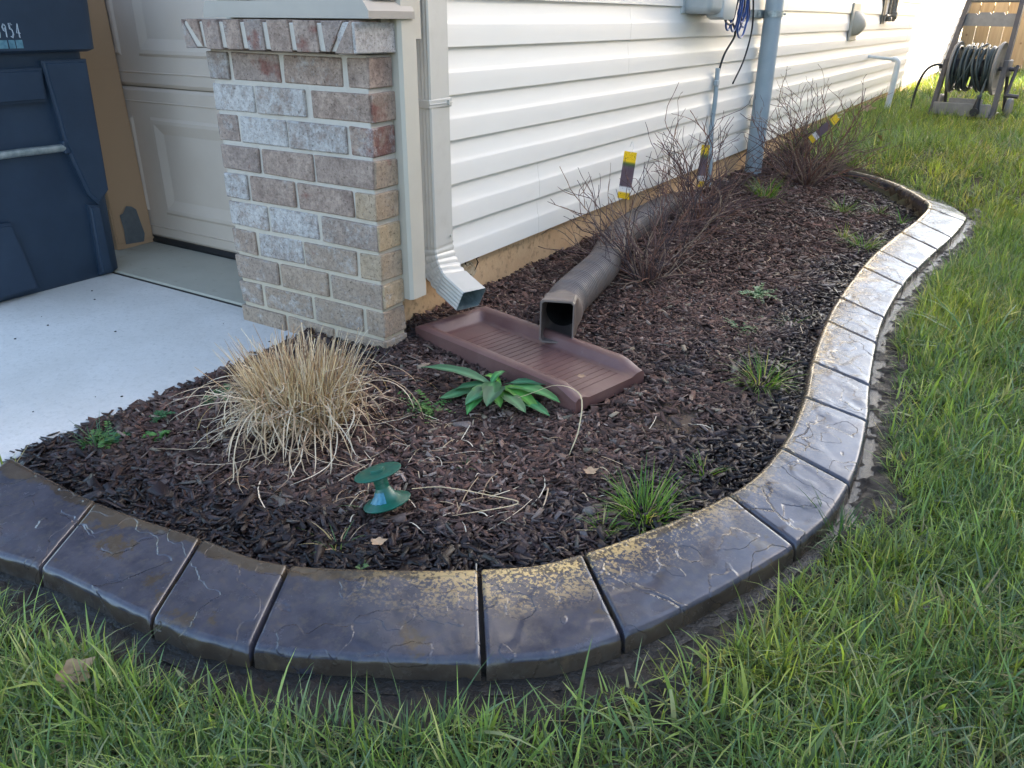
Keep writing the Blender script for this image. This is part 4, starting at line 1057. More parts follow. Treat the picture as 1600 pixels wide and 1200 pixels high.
bm = BM(); tube(bm, smooth_path([(.05, .06, .10), (.055, .13, -.05), (.05, .17, -.17), (.04, .13, -.30), (.03, .03, -.405)], 8), .0045, 8); obj("loose_cable_end", bm, M['cable_black'], bc, smooth=True)
cb = thing("cable_riser", "thin grey conduit with a black cable bowing up to the utility box", "conduit", (-1.395, 4.17, .03))
bm = BM(); tube(bm, smooth_path([(0, .02, -.02), (.004, 0, .12), (-.004, -.02, .30), (.004, -.035, .45), (.002, -.04, .60)], 5), .0115, 10); obj("conduit_sleeve", bm, M['conduit'], cb, smooth=True, auto=60)
bm = BM(); box(bm, -.004, .016, -.066, -.03, .52, .545, .003); obj("clip", bm, M['conduit'], cb)
bm = BM(); tube(bm, smooth_path([(.002, -.04, .55), (.02, -.02, .66), (.05, .02, .75), (.05, -.06, .81), (.04, -.22, .845)], 8), .0055, 8); obj("cable", bm, M['cable_black'], cb, smooth=True)

pole = thing("conduit_pole", "thick blue-grey plastic conduit pole strapped to the white siding behind the bare shrubs", "pole", (-1.345, 4.81, .02))
bm = BM(); tube(bm, [(0, 0, -.1), (0, 0, .5), (0, 0, 1.5), (0, 0, 2.7)], .0485, 28); obj("conduit", bm, M['conduit'], pole, smooth=True, auto=50)
bm = BM(); box(bm, -.078, -.045, -.20, .07, .838, .878, .003); obj("strut", bm, M['steel'], pole)
bm = BM()
ringp = [(.0505 * math.cos(R_(a)), .0505 * math.sin(R_(a))) for a in range(-150, 151, 12)]
A = [[bm.verts.new((x, y, z)) for x, y in ringp] for z in (.842, .874)]
B = [[bm.verts.new((x * 1.06, y * 1.06, z)) for x, y in ringp] for z in (.842, .874)]
for k in range(len(ringp) - 1):
    bm.faces.new((B[0][k], B[0][k + 1], B[1][k + 1], B[1][k])); bm.faces.new((A[1][k], A[1][k + 1], B[1][k + 1], B[1][k])); bm.faces.new((A[0][k], A[0][k + 1], B[0][k + 1], B[0][k]))
obj("strap_clamp", bm, M['steel'], pole)
bm = BM(); tube(bm, [(.03, .046, .858), (.045, .075, .858)], .007, 6); tube(bm, [(-.04, -.14, .858), (-.03, -.14, .858)], .012, 6); obj("bolt", bm, M['steel'], pole)

vt = thing("wall_vent", "beige plastic vent hood mounted on the siding", "vent", (WX + .012, 7.33, .73))
bm = BM(); box(bm, 0, .015, -.13, .15, -.03, .245, .006, 2); obj("back_plate", bm, M['beige'], vt)
bm = BM(); rings = []
for k in range(9):
    z = .01 + k * .022; s = math.sin(math.pi * min(1, (k + .6) / 9.0)) ** .6
    rings.append([(.014 + .085 * s * math.sin(a), .01 - .10 * math.cos(a) * (.5 + .5 * s), z) for a in [math.pi * q / 12 for q in range(13)]])
R0 = [[bm.verts.new(p) for p in r] for r in rings]
for a, b in zip(R0, R0[1:]):
    for k in range(12): bm.faces.new((a[k], a[k + 1], b[k + 1], b[k]))
bm.faces.new(R0[0][::-1]); bm.faces.new(R0[-1]); obj("hood", bm, M['beige'], vt, smooth=True, auto=60)
gv = thing("gas_fittings", "old metal valve and pipe fittings on the siding, beyond the beige vent", "valve", (WX + .012, 8.7, .84))
bm = BM(); box(bm, 0, .012, -.16, -.02, -.02, .22, .003); obj("mounting_plate", bm, M['bronze'], gv)
bm = BM(); tube(bm, [(.04, -.02, .3), (.04, -.02, .03)], .013, 10); tube(bm, [(.04, -.14, .05), (.04, .14, .05)], .012, 10); tube(bm, [(.04, .22, .5), (.04, .22, -.0)], .028, 12); obj("pipes", bm, M['bronze'], gv, smooth=True, auto=50)
bm = BM(); lathe(bm, [(0, -.02), (.03, -.02), (.036, 0), (.03, .02), (0, .02)], 12, Matrix.Translation((.075, .10, .05)) @ Matrix.Rotation(R_(90), 4, 'Y')); box(bm, .02, .07, -.04, .03, .0, .04, .006); obj("valve_body", bm, M['bronze'], gv, smooth=True, auto=45)
bm = BM(); box(bm, .002, .03, .33, .47, .02, .34, .004); obj("small_cover", bm, M['pvc_white'], gv)
pv = thing("drain_outlet_pipe", "white plastic pipe leaving the siding and dropping by an elbow into the grass", "pipe", (WX, 8.3, .08))
bm = BM(); tube(bm, [(0, -.05, .475), (.24, .0, .455)], .014, 12); obj("horizontal_pipe", bm, M['pvc_white'], pv, smooth=True, auto=50)
bm = BM(); tube(bm, smooth_path([(.21, -.005, .458), (.245, 0, .452), (.262, 0, .43), (.262, .0, .39)], 5), .023, 14); obj("elbow", bm, M['pvc_white'], pv, smooth=True, auto=50)
bm = BM(); tube(bm, [(.262, 0, .40), (.255, 0, .2), (.240, 0, -.03)], .025, 16); obj("down_pipe", bm, M['pvc_white'], pv, smooth=True, auto=50)

# ------------------------------------------------------------------ hose reel cart and its hose
RX, RY = -.515, 8.15; RZ = lz(RX, RY) - .005
hr = thing("hose_reel_cart", "taupe plastic hose reel cart with crank, in front of the wooden fence", "hose reel", (RX, RY, RZ), R_(-9))
def rpart(name, mat, f): bm = BM(); f(bm); return obj(name, bm, M[mat], hr, smooth=True, auto=40)
for sx_ in (-1, 1):
    def post(bm, s=sx_):
        pts = [(s * .235, -.20, .0), (s * .225, -.10, .40), (s * .195, .10, .93)]
        for (a, b) in zip(pts, pts[1:]):
            a = Vector(a); b = Vector(b); w = .017; d = .026
            A = [bm.verts.new(a + Vector((dx, dy, 0))) for dx, dy in ((-w, -d), (w, -d), (w, d), (-w, d))]; B = [bm.verts.new(b + Vector((dx, dy, 0))) for dx, dy in ((-w, -d), (w, -d), (w, d), (-w, d))]
            bm.faces.new(A[::-1]); bm.faces.new(B)
            for k in range(4): bm.faces.new((A[k], A[(k + 1) % 4], B[(k + 1) % 4], B[k]))
    rpart("side_post", 'reel_frame', post)
    def rear(bm, s=sx_): tube(bm, [(s * .225, -.02, .47), (s * .235, .20, .06)], .014, 6)
    rpart("rear_strut", 'reel_frame', rear)
    rpart("hub_plate", 'reel_frame', lambda bm, s=sx_: box(bm, s * .225 - .02, s * .225 + .02, -.12, .06, .34, .47, .01, 2))
    rpart("wheel", 'reel_tan', lambda bm, s=sx_: lathe(bm, [(0, -.02), (.075, -.02), (.085, -.01), (.085, .01), (.075, .02), (0, .02)], 22, Matrix.Translation((s * .27, .17, .085)) @ Matrix.Rotation(R_(90), 4, 'Y')))
    rpart("flange", 'reel_tan', lambda bm, s=sx_: lathe(bm, [(.05, -.006), (.19, -.006), (.20, -.012), (.206, 0), (.20, .012), (.19, .006), (.05, .006)], 40, Matrix.Translation((s * .165, -.03, .40)) @ Matrix.Rotation(R_(90), 4, 'Y')))
rpart("drum", 'reel_frame', lambda bm: tube(bm, [(-.17, -.03, .40), (.17, -.03, .40)], .07, 18))
rpart("axle", 'reel_frame', lambda bm: tube(bm, [(-.29, -.03, .40), (.29, -.03, .40)], .016, 10))
rpart("handle_bar", 'reel_tan', lambda bm: tube(bm, [(-.20, .09, .915), (.20, .09, .915)], .019, 12))
def panel(bm):
    top = [(-.19, .815), (-.12, .815), (-.105, .80), (-.09, .822), (-.02, .822), (-.005, .806), (.01, .822), (.085, .822), (.10, .80), (.115, .815), (.185, .812)]
    pts = [(-.205, .72), (.195, .715)] + top[::-1]
    A = [bm.verts.new((x, .045 + (z - .72) * .25 + 0, z)) for x, z in pts]; B = [bm.verts.new((x, .045 + (z - .72) * .25 + .03, z)) for x, z in pts]
    bm.faces.new(A); bm.faces.new(B[::-1])
    for k in range(len(pts)): bm.faces.new((A[k], B[k], B[(k + 1) % len(pts)], A[(k + 1) % len(pts)]))
rpart("tool_panel", 'reel_tan', panel)
rpart("base_tray", 'reel_tan', lambda bm: (box(bm, -.22, .22, -.24, -.225, .03, .135, .006), box(bm, -.22, .22, -.225, .14, .03, .05, .004), box(bm, -.13, .13, -.15, -.13, .05, .165, .006)))
def crank(bm):
    tube(bm, [(.27, -.03, .40), (.31, -.03, .42)], .014, 8); tube(bm, [(.30, -.03, .43), (.285, -.12, .20)], .013, 8); tube(bm, [(.285, -.12, .205), (.375, -.125, .20)], .016, 10)
rpart("crank_handle", 'reel_frame', crank)
hs = thing("garden_hose", "dark green garden hose wound on the reel with one loose loop hanging to the grass", "hose", (RX, RY, RZ), R_(-9))
random.seed(12); layers = []
for i in range(17):
    x0 = -.148 + i * .0185; rr = .145 + random.uniform(-.008, .025) + (.012 if i % 3 == 0 else 0); skew = random.uniform(-.035, .035); ph = random.uniform(0, 6.28)
    pl = [(x0 + skew * math.sin(2 * math.pi * k / 36 + ph), -.03 + rr * math.cos(2 * math.pi * k / 36) * 1.02, .40 + rr * math.sin(2 * math.pi * k / 36) - (.012 if math.sin(2 * math.pi * k / 36) < 0 else 0)) for k in range(37)]
    bm = BM(); tube(bm, pl, .0105, 8); obj("hose_turn", bm, M['hose'], hs, smooth=True)
for i in range(4):
    a, b = random.uniform(-.12, .12), random.uniform(-.12, .12)
    pl = smooth_path([(a, -.03, .585), (a * .7 + b * .3, -.16, .53), ((a + b) / 2, -.215, .40), (b, -.17, .26), (b, -.05, .22)], 6)
    bm = BM(); tube(bm, pl, .0098, 8); obj("crossing_strand", bm, M['hose'], hs, smooth=True)
bm = BM(); tube(bm, smooth_path([(-.24, -.03, .40), (-.31, -.06, .415), (-.38, -.08, .36), (-.42, -.09, .22), (-.43, -.10, .02)], 7), .0105, 8); obj("leader_loop", bm, M['cable_black'], hs, smooth=True)
bm = BM(); tube(bm, smooth_path([(.13, -.17, .36), (.125, -.215, .26), (.12, -.235, .20)], 5), .0095, 8); tube(bm, [(.12, -.24, .205), (.12, -.245, .175)], .017, 10); obj("hose_end", bm, M['hose'], hs, smooth=True)
bm = BM(); tube(bm, [(.12, -.247, .178), (.117, -.255, .13), (.115, -.26, .075)], [.016, .021, .030], 12); tube(bm, [(.115, -.30, .075), (.115, -.23, .075)], .032, 14); obj("spray_nozzle", bm, M['rubber'], hs, smooth=True, auto=40)

# ------------------------------------------------------------------ green spool in the mulch
sp = thing("green_spool", "tilted green plastic spool in the mulch, below the straw grass clump", "stake cap", (-.872, .955, .012), 0)
sp.rotation_euler = (Matrix.Rotation(R_(-13), 3, Vector((-.68, .73, 0))) @ Matrix.Rotation(R_(-12), 3, Vector((.73, .68, 0)))).to_euler()
def disc(z, up):
    bm = BM(); s = 1 if up else -1
    lathe(bm, [(.012, z + s * .001), (.020, z + s * .001), (.030, z + s * .0008), (.044, z), (.0455, z - .001), (.044, z - .003), (.028, z - .003 + (0 if up else 0)), (.014, z - .003)], 44); return bm
obj("top_plate", disc(.068, True), M['green_plastic'], sp, smooth=True, auto=50)
bm = BM(); lathe(bm, [(.0455, .004), (.046, .006), (.044, .0075), (.030, .012), (.020, .022), (.0145, .034), (.0135, .036)], 44); obj("base_plate", bm, M['green_plastic'], sp, smooth=True, auto=60)
bm = BM(); lathe(bm, [(.0135, .03), (.0135, .0455), (.0128, .046), (.0128, .0475), (.0138, .048), (.0138, .068)], 30); obj("stem", bm, M['green_plastic'], sp, smooth=True, auto=30)
bm = BM(); lathe(bm, [(.0, .0745), (.0125, .0745), (.0138, .0736), (.0138, .066)], 28); obj("center_cap", bm, M['green_plastic'], sp, smooth=True, auto=30)
bm = BM(); prv = None
for k in range(13):
    a = R_(-128 + k * 7.0); jag = .002 * math.sin(k * 2.3)
    cur = [bm.verts.new((r_ * math.cos(a), r_ * math.sin(a), z_ + .0007)) for r_, z_ in ((.0302 + jag, .0124), (.0205, .0222), (.0165 + jag * .5, .0300))]
    if prv:
        for q in range(2): bm.faces.new((prv[q], cur[q], cur[q + 1], prv[q + 1]))
    prv = cur
obj("worn_blue_patch", bm, M['blue_print'], sp, smooth=True)

# ------------------------------------------------------------------ straw grass clump
def curve_ribbon(V, T, C, pts, w, col, cs=3):
    pts = [np.array(p) for p in pts]; n = len(pts); base = len(V); up = np.array([random.uniform(-.4, .4), random.uniform(-.4, .4), 1.0])
    for i in range(n):
        d = pts[min(i + 1, n - 1)] - pts[max(0, i - 1)]; d = d / (np.linalg.norm(d) + 1e-9); s = np.cross(d, up); s = s / (np.linalg.norm(s) + 1e-9)
        nrm = np.cross(s, d); ww = w * (1 if i < n - 2 else .6 if i == n - 2 else .3)
        V += [pts[i] - s * ww / 2, pts[i] + nrm * ww * .22, pts[i] + s * ww / 2]; C += [col] * 3
    for i in range(n - 1):
        b = base + i * 3; T += [(b, b + 1, b + 4, b + 3), (b + 1, b + 2, b + 5, b + 4)]
def strawcol():
    b = random.choice(((.52, .375, .24), (.60, .46, .32), (.43, .29, .175), (.68, .56, .42), (.32, .20, .12))); k = random.uniform(.8, 1.15); return tuple(v * k for v in b)
random.seed(31)
cg = thing("dried_grass_clump", "big clump of cut straw coloured grass with curled strands, by the brick pillar", "grass clump", (-1.27, 1.13, 0))
V, T, C = [], [], []
for i in range(1000):
    r = .088 * math.sqrt(random.random()); a = random.uniform(0, 6.283); x, y = r * math.cos(a) * 1.15, r * math.sin(a); out = r / .088
    h = random.uniform(.11, .215) * (1 - .10 * out * out); ln = .04 + .42 * out ** 1.6 + random.uniform(-.06, .10)
    az_ = a + random.gauss(0, 1.1); c = strawcol(); P = []; ln = ln * .7 + abs(random.gauss(0, .14)); wob = random.gauss(0, .012)
    for k in range(4):
        f = k / 3; P.append((x + math.cos(az_) * h * ln * f * (1 + .25 * f) + wob * math.sin(3 * f), y + math.sin(az_) * h * ln * f * (1 + .25 * f) - wob * math.sin(2.5 * f), -.005 + h * f * (1 - .12 * ln * f)))
    curve_ribbon(V, T, C, P, random.uniform(.0026, .0048), c)
arrays_mesh("cut_stems", V, quads=T, cols=C, mat=M['straw'], parent=cg, kind='stuff')
V, T, C = [], [], []
for i in range(420):
    a = random.uniform(0, 6.283) if random.random() < .35 else random.gauss(-1.5, 1.0); r = random.uniform(.05, .115); x, y = r * math.cos(a), r * math.sin(a)
    L = random.uniform(.06, .17) if random.random() < .8 else random.uniform(.17, .28); turn = random.uniform(-6, 6) * random.random() ** .7; pit = random.uniform(.0, 1.0); drop = random.uniform(5, 15); P = []; az_ = a + random.uniform(-.6, .6)
    px, py, pz = x, y, random.uniform(.01, .10); n = 11; c = strawcol()
    for k in range(n + 1):
        P.append((px, py, max(pz, .012 + random.uniform(0, .003)))); ds = L / n; px += math.cos(az_) * math.cos(pit) * ds; py += math.sin(az_) * math.cos(pit) * ds; pz += math.sin(pit) * ds
        pit = max(-1.35, pit - drop * ds) if pz > .014 else 0.0; az_ += turn / n
    curve_ribbon(V, T, C, P, random.uniform(.0018, .0030), c)
arrays_mesh("curled_strands", V, quads=T, cols=C, mat=M['straw'], parent=cg, kind='stuff')
# scattered straw lying on the mulch
V, T, C = [], [], []; random.seed(33)
for i in range(230):
    if random.random() < .6: x, y = random.gauss(-1.0, .25), random.gauss(1.15, .16)
    else: x, y = random.uniform(-1.3, -.4), random.uniform(.8, 3.6)
    if not inpoly(np.array([x]), np.array([y]), bed_poly)[0]: continue
    lx = (x + 1.345) * .972 - (y - 1.635) * .235
    if 1.48 < y < 1.92 and x < -.68: continue
    L = random.choice((.03, .04, .06, .10, .16)) * random.uniform(.7, 1.2); az_ = random.uniform(0, 6.28); turn = random.uniform(-1, 1) * (1.5 if L > .08 else .3); P = []; px, py = x, y
    for k in range(6):
        P.append((px, py, bz(px, py) + .011 + .004 * math.sin(k))); px += math.cos(az_) * L / 5; py += math.sin(az_) * L / 5; az_ += turn / 5
    curve_ribbon(V, T, C, P, random.uniform(.0014, .0028), strawcol())
arrays_mesh("loose_straw", V, quads=T, cols=C, mat=M['straw'], kind='stuff')
# a few long strands that can be told apart
def strand(pts, w=.0032):
    V, T, C = [], [], []; curve_ribbon(V, T, C, [tuple(p) for p in smooth_path(pts, 5)], w, (.52, .40, .24)); return V, T, C
for lab, pts in (("long straw strand arching over the open end of the splash block", [(-.93, 1.40, .02), (-.86, 1.44, .05), (-.79, 1.46, .085), (-.72, 1.44, .085), (-.68, 1.36, .05), (-.67, 1.30, .015)]),
                 ("long straw strand lying right of the green spool", [(-.85, 1.00, .03), (-.80, 1.03, .035), (-.72, 1.06, .03), (-.66, 1.08, .02), (-.74, .98, .02)])):
    V, T, C = strand(pts); o = arrays_mesh("straw_strand", V, quads=T, cols=C, mat=M['straw']); tag(o, lab, "straw")

# ------------------------------------------------------------------ broad leaf plant (each leaf a part)
def leaf_mesh(L, W, up, curl, yaw, origin, fold=.25, wav=0.0, col=(.035, .10, .03)):
    n, m = 9, 4; V, Q, C = [], [], []
    x = y = 0; a = up; px = 0; pz = 0; cy, sy = math.cos(yaw), math.sin(yaw); sp_ = []
    for i in range(n + 1):
        sp_.append((px, pz, a)); ds = L / n; px += math.cos(a) * ds; pz += math.sin(a) * ds; a -= curl / n
    for i, (px, pz, a) in enumerate(sp_):
        f = i / n; w = W * (math.sin(math.pi * min(1, max(0, (f - .10) / .90)) ** .85) ** .75 if f > .10 else .0) + .0022 * (1 - f)
        for j in range(m + 1):
            v = (j / m - .5) * 2; lift = abs(v) * w * fold * .5 + wav * math.sin(i * 2.1 + j) * (abs(v) > .8)
            lx = px - math.sin(a) * lift; lz_ = pz + math.cos(a) * lift; ly = v * w / 2
            V.append((origin[0] + lx * cy - ly * sy, origin[1] + lx * sy + ly * cy, max(origin[2] + lz_, .012)))
            k = 2.0 if j == m // 2 else 1.0; k *= 1 + .12 * ((i + (j > 1)) % 2); C.append(tuple(c * k for c in col))
    for i in range(n):
        for j in range(m): b = i * (m + 1) + j; Q.append((b, b + 1, b + m + 2, b + m + 1))
    return V, Q, C
def leafy(root, leaves):
    for (L, W, up, curl, yaw, org, fold, col) in leaves:
        V, Q, C = leaf_mesh(L, W, up, curl, yaw, org, fold, .0012, col); arrays_mesh("leaf", V, quads=Q, cols=C, mat=M['leaf'], parent=root, smooth=True)
bp = thing("broadleaf_plant", "dark green plant with long broad leaves growing beside the maroon splash block", "plant", (-.985, 1.49, .005)); bp.scale = (1.38, 1.38, 1.15)
G1, G2, G3 = (.035, .115, .050), (.055, .15, .06), (.10, .21, .045)
random.seed(77); LV = []
for yaw, L, W, up, g in ((196, .155, .030, .42, G2), (222, .085, .026, .30, G1), (238, .10, .033, .22, G2), (258, .075, .020, .15, G1), (272, .115, .034, .36, G1), (284, .13, .030, .28, G2),
                         (293, .12, .034, .45, G1), (304, .135, .032, .30, G1), (316, .10, .030, .55, G3), (326, .135, .028, .24, G2), (338, .12, .030, .40, G3), (348, .14, .031, .22, G1), (2, .125, .032, .40, G2), (18, .12, .030, .30, G1),
                         (170, .05, .016, .8, G3), (80, .055, .014, 1.2, G2), (205, .05, .02, .5, G3)):
    LV.append((L, W, up + random.uniform(-.05, .08), up * 1.6 + random.uniform(-.1, .35), R_(yaw + random.uniform(-5, 5)), (random.uniform(-.01, .02), random.uniform(-.01, .01), .012 + random.uniform(0, .010)), random.uniform(.15, .4), tuple(v * random.uniform(.85, 1.25) for v in g)))
leafy(bp, LV)

# ------------------------------------------------------------------ small weeds
def weed(name, label, cat, x, y, R, n, cols, leaf=.007, h=.03, group=None, dens=7):
    z = bz(x, y) if inpoly(np.array([x]), np.array([y]), bed_poly)[0] else 0.0
    V, T, C = [], [], []; 
    for i in range(n):
        a = random.uniform(0, 6.283); L = R * random.uniform(.4, 1.05); up = random.uniform(.15, 1.1); pz = z + .004; px, py = x, y; c = random.choice(cols); k0 = random.uniform(.75, 1.2)
        for k in range(dens):
            f = k / dens; px += math.cos(a) * L / dens * math.cos(up); py += math.sin(a) * L / dens * math.cos(up); pz += math.sin(up) * L / dens; up -= .16; a += random.uniform(-.12, .12)
            pz = max(pz, z + .008)
            for s in (-1, 1):
                aa = a + s * random.uniform(.6, 1.3); l = leaf * random.uniform(.9, 1.7) * (1.15 - .5 * f); w = l * .42; t = random.uniform(-.2, .5) * l
                ex, ey = math.cos(aa), math.sin(aa); nx, ny = -ey, ex; b = len(V)
                V += [(px, py, pz), (px + ex * l * .5 + nx * w, py + ey * l * .5 + ny * w, pz + t * .6), (px + ex * l, py + ey * l, pz + t), (px + ex * l * .5 - nx * w, py + ey * l * .5 - ny * w, pz + t * .6)]
                T.append((b, b + 1, b + 2, b + 3)); C += [tuple(v * k0 * (1 + .3 * f) for v in c)] * 4
    o = arrays_mesh(name, [(v[0] - x, v[1] - y, v[2] - z) for v in V], quads=T, cols=C, mat=M['leaf']); o.location = (x, y, z); return tag(o, label, cat, group)
random.seed(41); WG = [(.05, .13, .04), (.08, .17, .05), (.10, .19, .05)]
weed("ferny_weed", "low ferny green weed between the straw clump and the broad leaved plant", "weed", -1.06, 1.33, .085, 22, WG)
weed("ferny_weed", "dense green weed against the concrete, left of the straw clump", "weed", -1.53, 1.10, .06, 34, [(.04, .11, .05), (.06, .13, .05)], .006)
weed("clover_weed", "round leaved weed at the driveway edge, nearest the curb's left end", "weed", -1.56, .83, .06, 30, [(.05, .13, .06), (.08, .16, .05)], .008)
weed("clover_weed", "small sprig of clover in the mulch just right of the driveway edge weed", "weed", -1.49, .90, .035, 12, [(.09, .19, .05)], .008)
weed("clover_weed", "tiny weed on the driveway edge midway to the straw clump", "weed", -1.56, .96, .04, 14, [(.05, .12, .05)], .006)
weed("ferny_weed", "pale green round weed in the mulch middle, right of the bare shrubs", "weed", -.648, 2.578, .075, 34, [(.09, .17, .07), (.11, .20, .09)], .008)
weed("ferny_weed", "sparse ferny weed in the mulch just in front of the pale round weed", "weed", -.60, 2.21, .085, 14, [(.08, .14, .06)], .006)
weed("clover_weed", "tiny seedling close to the front curb", "weed", -.80, .80, .018, 6, [(.10, .16, .06)], .005)
def tuft(label, x, y, n, h, spread, cols, w=.0025, lean=.5, z=None, name="grass_tuft", cat="grass tuft", group=None, straw=.1):
    z = bz(x, y) if z is None else z
    a = rng.uniform(0, 6.283, n); r = spread * np.sqrt(rng.random(n)); bx = r * np.cos(a); by = r * np.sin(a)
    col = np.array(cols)[rng.integers(0, len(cols), n)] * rng.uniform(.8, 1.2, n)[:, None]; st = rng.random(n) < straw; col[st] = (.36, .28, .15)
    o = blades(bx, by, np.zeros(n) + .002, h * rng.uniform(.5, 1.15, n), w * rng.uniform(.7, 1.2, n), a + rng.normal(0, .4, n), np.abs(rng.normal(lean, .3, n)), rng.normal(.8, .4, n), col, name, M['grass'], 4)
    o.location = (x, y, z); return tag(o, label, cat, group)
TG = [(.11, .20, .03), (.14, .22, .03), (.07, .15, .03)]
tuft("largest bright yellow-green grass tuft in the mulch, against the curb near the bottom", -.455, 1.20, 190, .10, .040, TG)
tuft("small grass sprout at the curb, beside the largest grass tuft", -.50, 1.12, 40, .05, .015, TG)
tuft("thin grass sprout in the mulch right of the largest grass tuft", -.42, 1.42, 34, .06, .02, TG)
tuft("spreading green grass tuft by the curb halfway along the bed", -.44, 1.90, 150, .115, .030, TG, lean=.75)
tuft("wispy green sprout beside a pale pebble near the curb", -.49, 2.39, 22, .085, .01, [(.07, .15, .05)], lean=.8)
tuft("bushy grass tuft at the foot of the grey conduit pole", -1.10, 4.22, 130, .15, .045, TG, w=.004)
tuft("grass tuft in the mulch near where the curb starts to bend", -.50, 3.60, 110, .12, .04, TG, w=.0035, lean=.8)
tuft("small yellowish sprout left of the tuft where the curb bends", -.60, 3.72, 30, .08, .02, [(.17, .21, .04)], w=.0035)
tuft("pale green tuft far back in the bed, in front of the rearmost shrub", -.71, 4.25, 70, .12, .035, [(.11, .17, .05)], w=.004, lean=.8)
tuft("pale green tuft far back in the bed beside the rear curb", -.56, 4.38, 50, .10, .03, [(.11, .16, .06)], w=.004, lean=.8)
tuft("slim sprout beside the inner face of the curb bend", -.44, 4.26, 14, .10, .01, [(.09, .19, .04)], w=.004)
tuft("upright grass sprout in the weed at the driveway edge", -1.59, .815, 40, .065, .025, [(.06, .13, .07)], lean=.5)
tuft("two upright grass shoots by the clover at the driveway edge", -1.565, .80, 6, .075, .005, [(.09, .15, .09)], lean=.05, straw=0, w=.004)
tuft("thin grass with straw in front of the green spool", -.875, .82, 22, .07, .02, [(.09, .15, .06)], straw=.5, lean=.6)
tuft("tiny green sprout in the middle of the mulch below the splash block", -.84, 1.16, 10, .035, .01, [(.07, .14, .05)])
tuft("straw and green blades around the tilted green spool", -.91, .95, 26, .06, .02, [(.12, .18, .08)], straw=.6, lean=.9)
# long blades standing out of the lawn right of the curb
tuft("clump of long arching grass blades beside the curb, on the right lawn", .03, 2.52, 26, .30, .05, [(.13, .20, .08), (.09, .17, .06)], w=.007, lean=.8, z=-.03, straw=0)
tuft("tall dark grass clump in the mud at the outer side of the curb", -.13, 1.36, 90, .10, .03, [(.05, .11, .03)], w=.003, lean=.8, z=-.02)
tuft("pale weed stalk in the lawn right of the curb", .02, 1.88, 8, .14, .01, [(.18, .24, .10)], w=.004, lean=.4, z=-.02)

# ------------------------------------------------------------------ bare shrubs
def shrub(label, x, y, n, H, spread, seed, thick=.0024, dirx=0.0):
    random.seed(seed); V, Q, C = [], [], []
    z = bz(x, y)
    def stick(P, r0, r1, col):
        n_ = len(P); sides = 4; base = len(V)
        for i, p in enumerate(P):
            p = Vector(p); d = (Vector(P[min(i + 1, n_ - 1)]) - Vector(P[max(0, i - 1)])).normalized(); s = d.cross(Vector((.3, .2, 1))).normalized(); t = d.cross(s); r = r0 + (r1 - r0) * i / (n_ - 1)
            if i % 2 == 1: r *= 1.38
            for k in range(sides): a = k * math.pi / 2; V.append(tuple(p + (s * math.cos(a) + t * math.sin(a)) * r)); C.append(col)
        for i in range(n_ - 1):
            for k in range(sides): Q.append((base + i * 4 + k, base + i * 4 + (k + 1) % 4, base + (i + 1) * 4 + (k + 1) % 4, base + (i + 1) * 4 + k))
    def grow(p, d, L, r, lev, col):
        n_ = max(4, int(L / .028)); P = [p.copy()]
        for i in range(n_):
            d = (d + Vector((random.gauss(0, .17), random.gauss(0, .17), random.gauss(.015, .11)))).normalized(); p = p + d * (L / n_)
            if p.z < .01: p.z = .01
            P.append(p.copy())
            if lev < 2 and i > 1 and random.random() < (.26 if lev == 0 else .16):
                s = Vector((random.gauss(0, 1), random.gauss(0, 1), random.gauss(.3, .6))); s = (s - d * s.dot(d)).normalized()
                grow(p.copy(), (d * .75 + s * .7).normalized(), L * random.uniform(.22, .45) * (1 - .4 * i / n_), r * .68 * (1 - .3 * i / n_), lev + 1, col)
        stick(P, r, max(r * .42, .0007), col)
    for i in range(n):
        a = random.uniform(0, 6.283); tilt = random.uniform(.05, 1.0) ** .8 * spread
        d = Vector((math.cos(a) * math.sin(tilt) + dirx, math.sin(a) * math.sin(tilt), math.cos(tilt))).normalized()
        base = Vector((math.cos(a) * random.uniform(0, .05), math.sin(a) * random.uniform(0, .05), 0))
        col = random.choice(((.11, .065, .060), (.15, .085, .075), (.075, .05, .052), (.26, .18, .13), (.17, .085, .06))); k = random.uniform(.8, 1.2); col = tuple(c * k for c in col)
        grow(base, d, H * random.uniform(.5, 1.08) * (1 - .12 * tilt), random.uniform(.7, 1.15) * thick, 0, col)
    r_ = thing("bare_shrub", label, "shrub", (x, y, z))
    arrays_mesh("branches", V, quads=Q, cols=C, mat=M['twig'], parent=r_, kind='stuff')
    return r_
shrub("bare twiggy shrub nearest the camera, over the corrugated drain pipe", -1.03, 2.52, 72, .50, 1.3, 51, .0022)
shrub("bare twiggy shrub between drain pipe's far end and thin cable conduit", -1.17, 3.40, 74, .55, 1.3, 52, .0026)
shrub("bare twiggy shrub farthest back, behind the grey conduit pole beside the lawn", -1.03, 4.80, 105, .60, 1.3, 53, .0030)
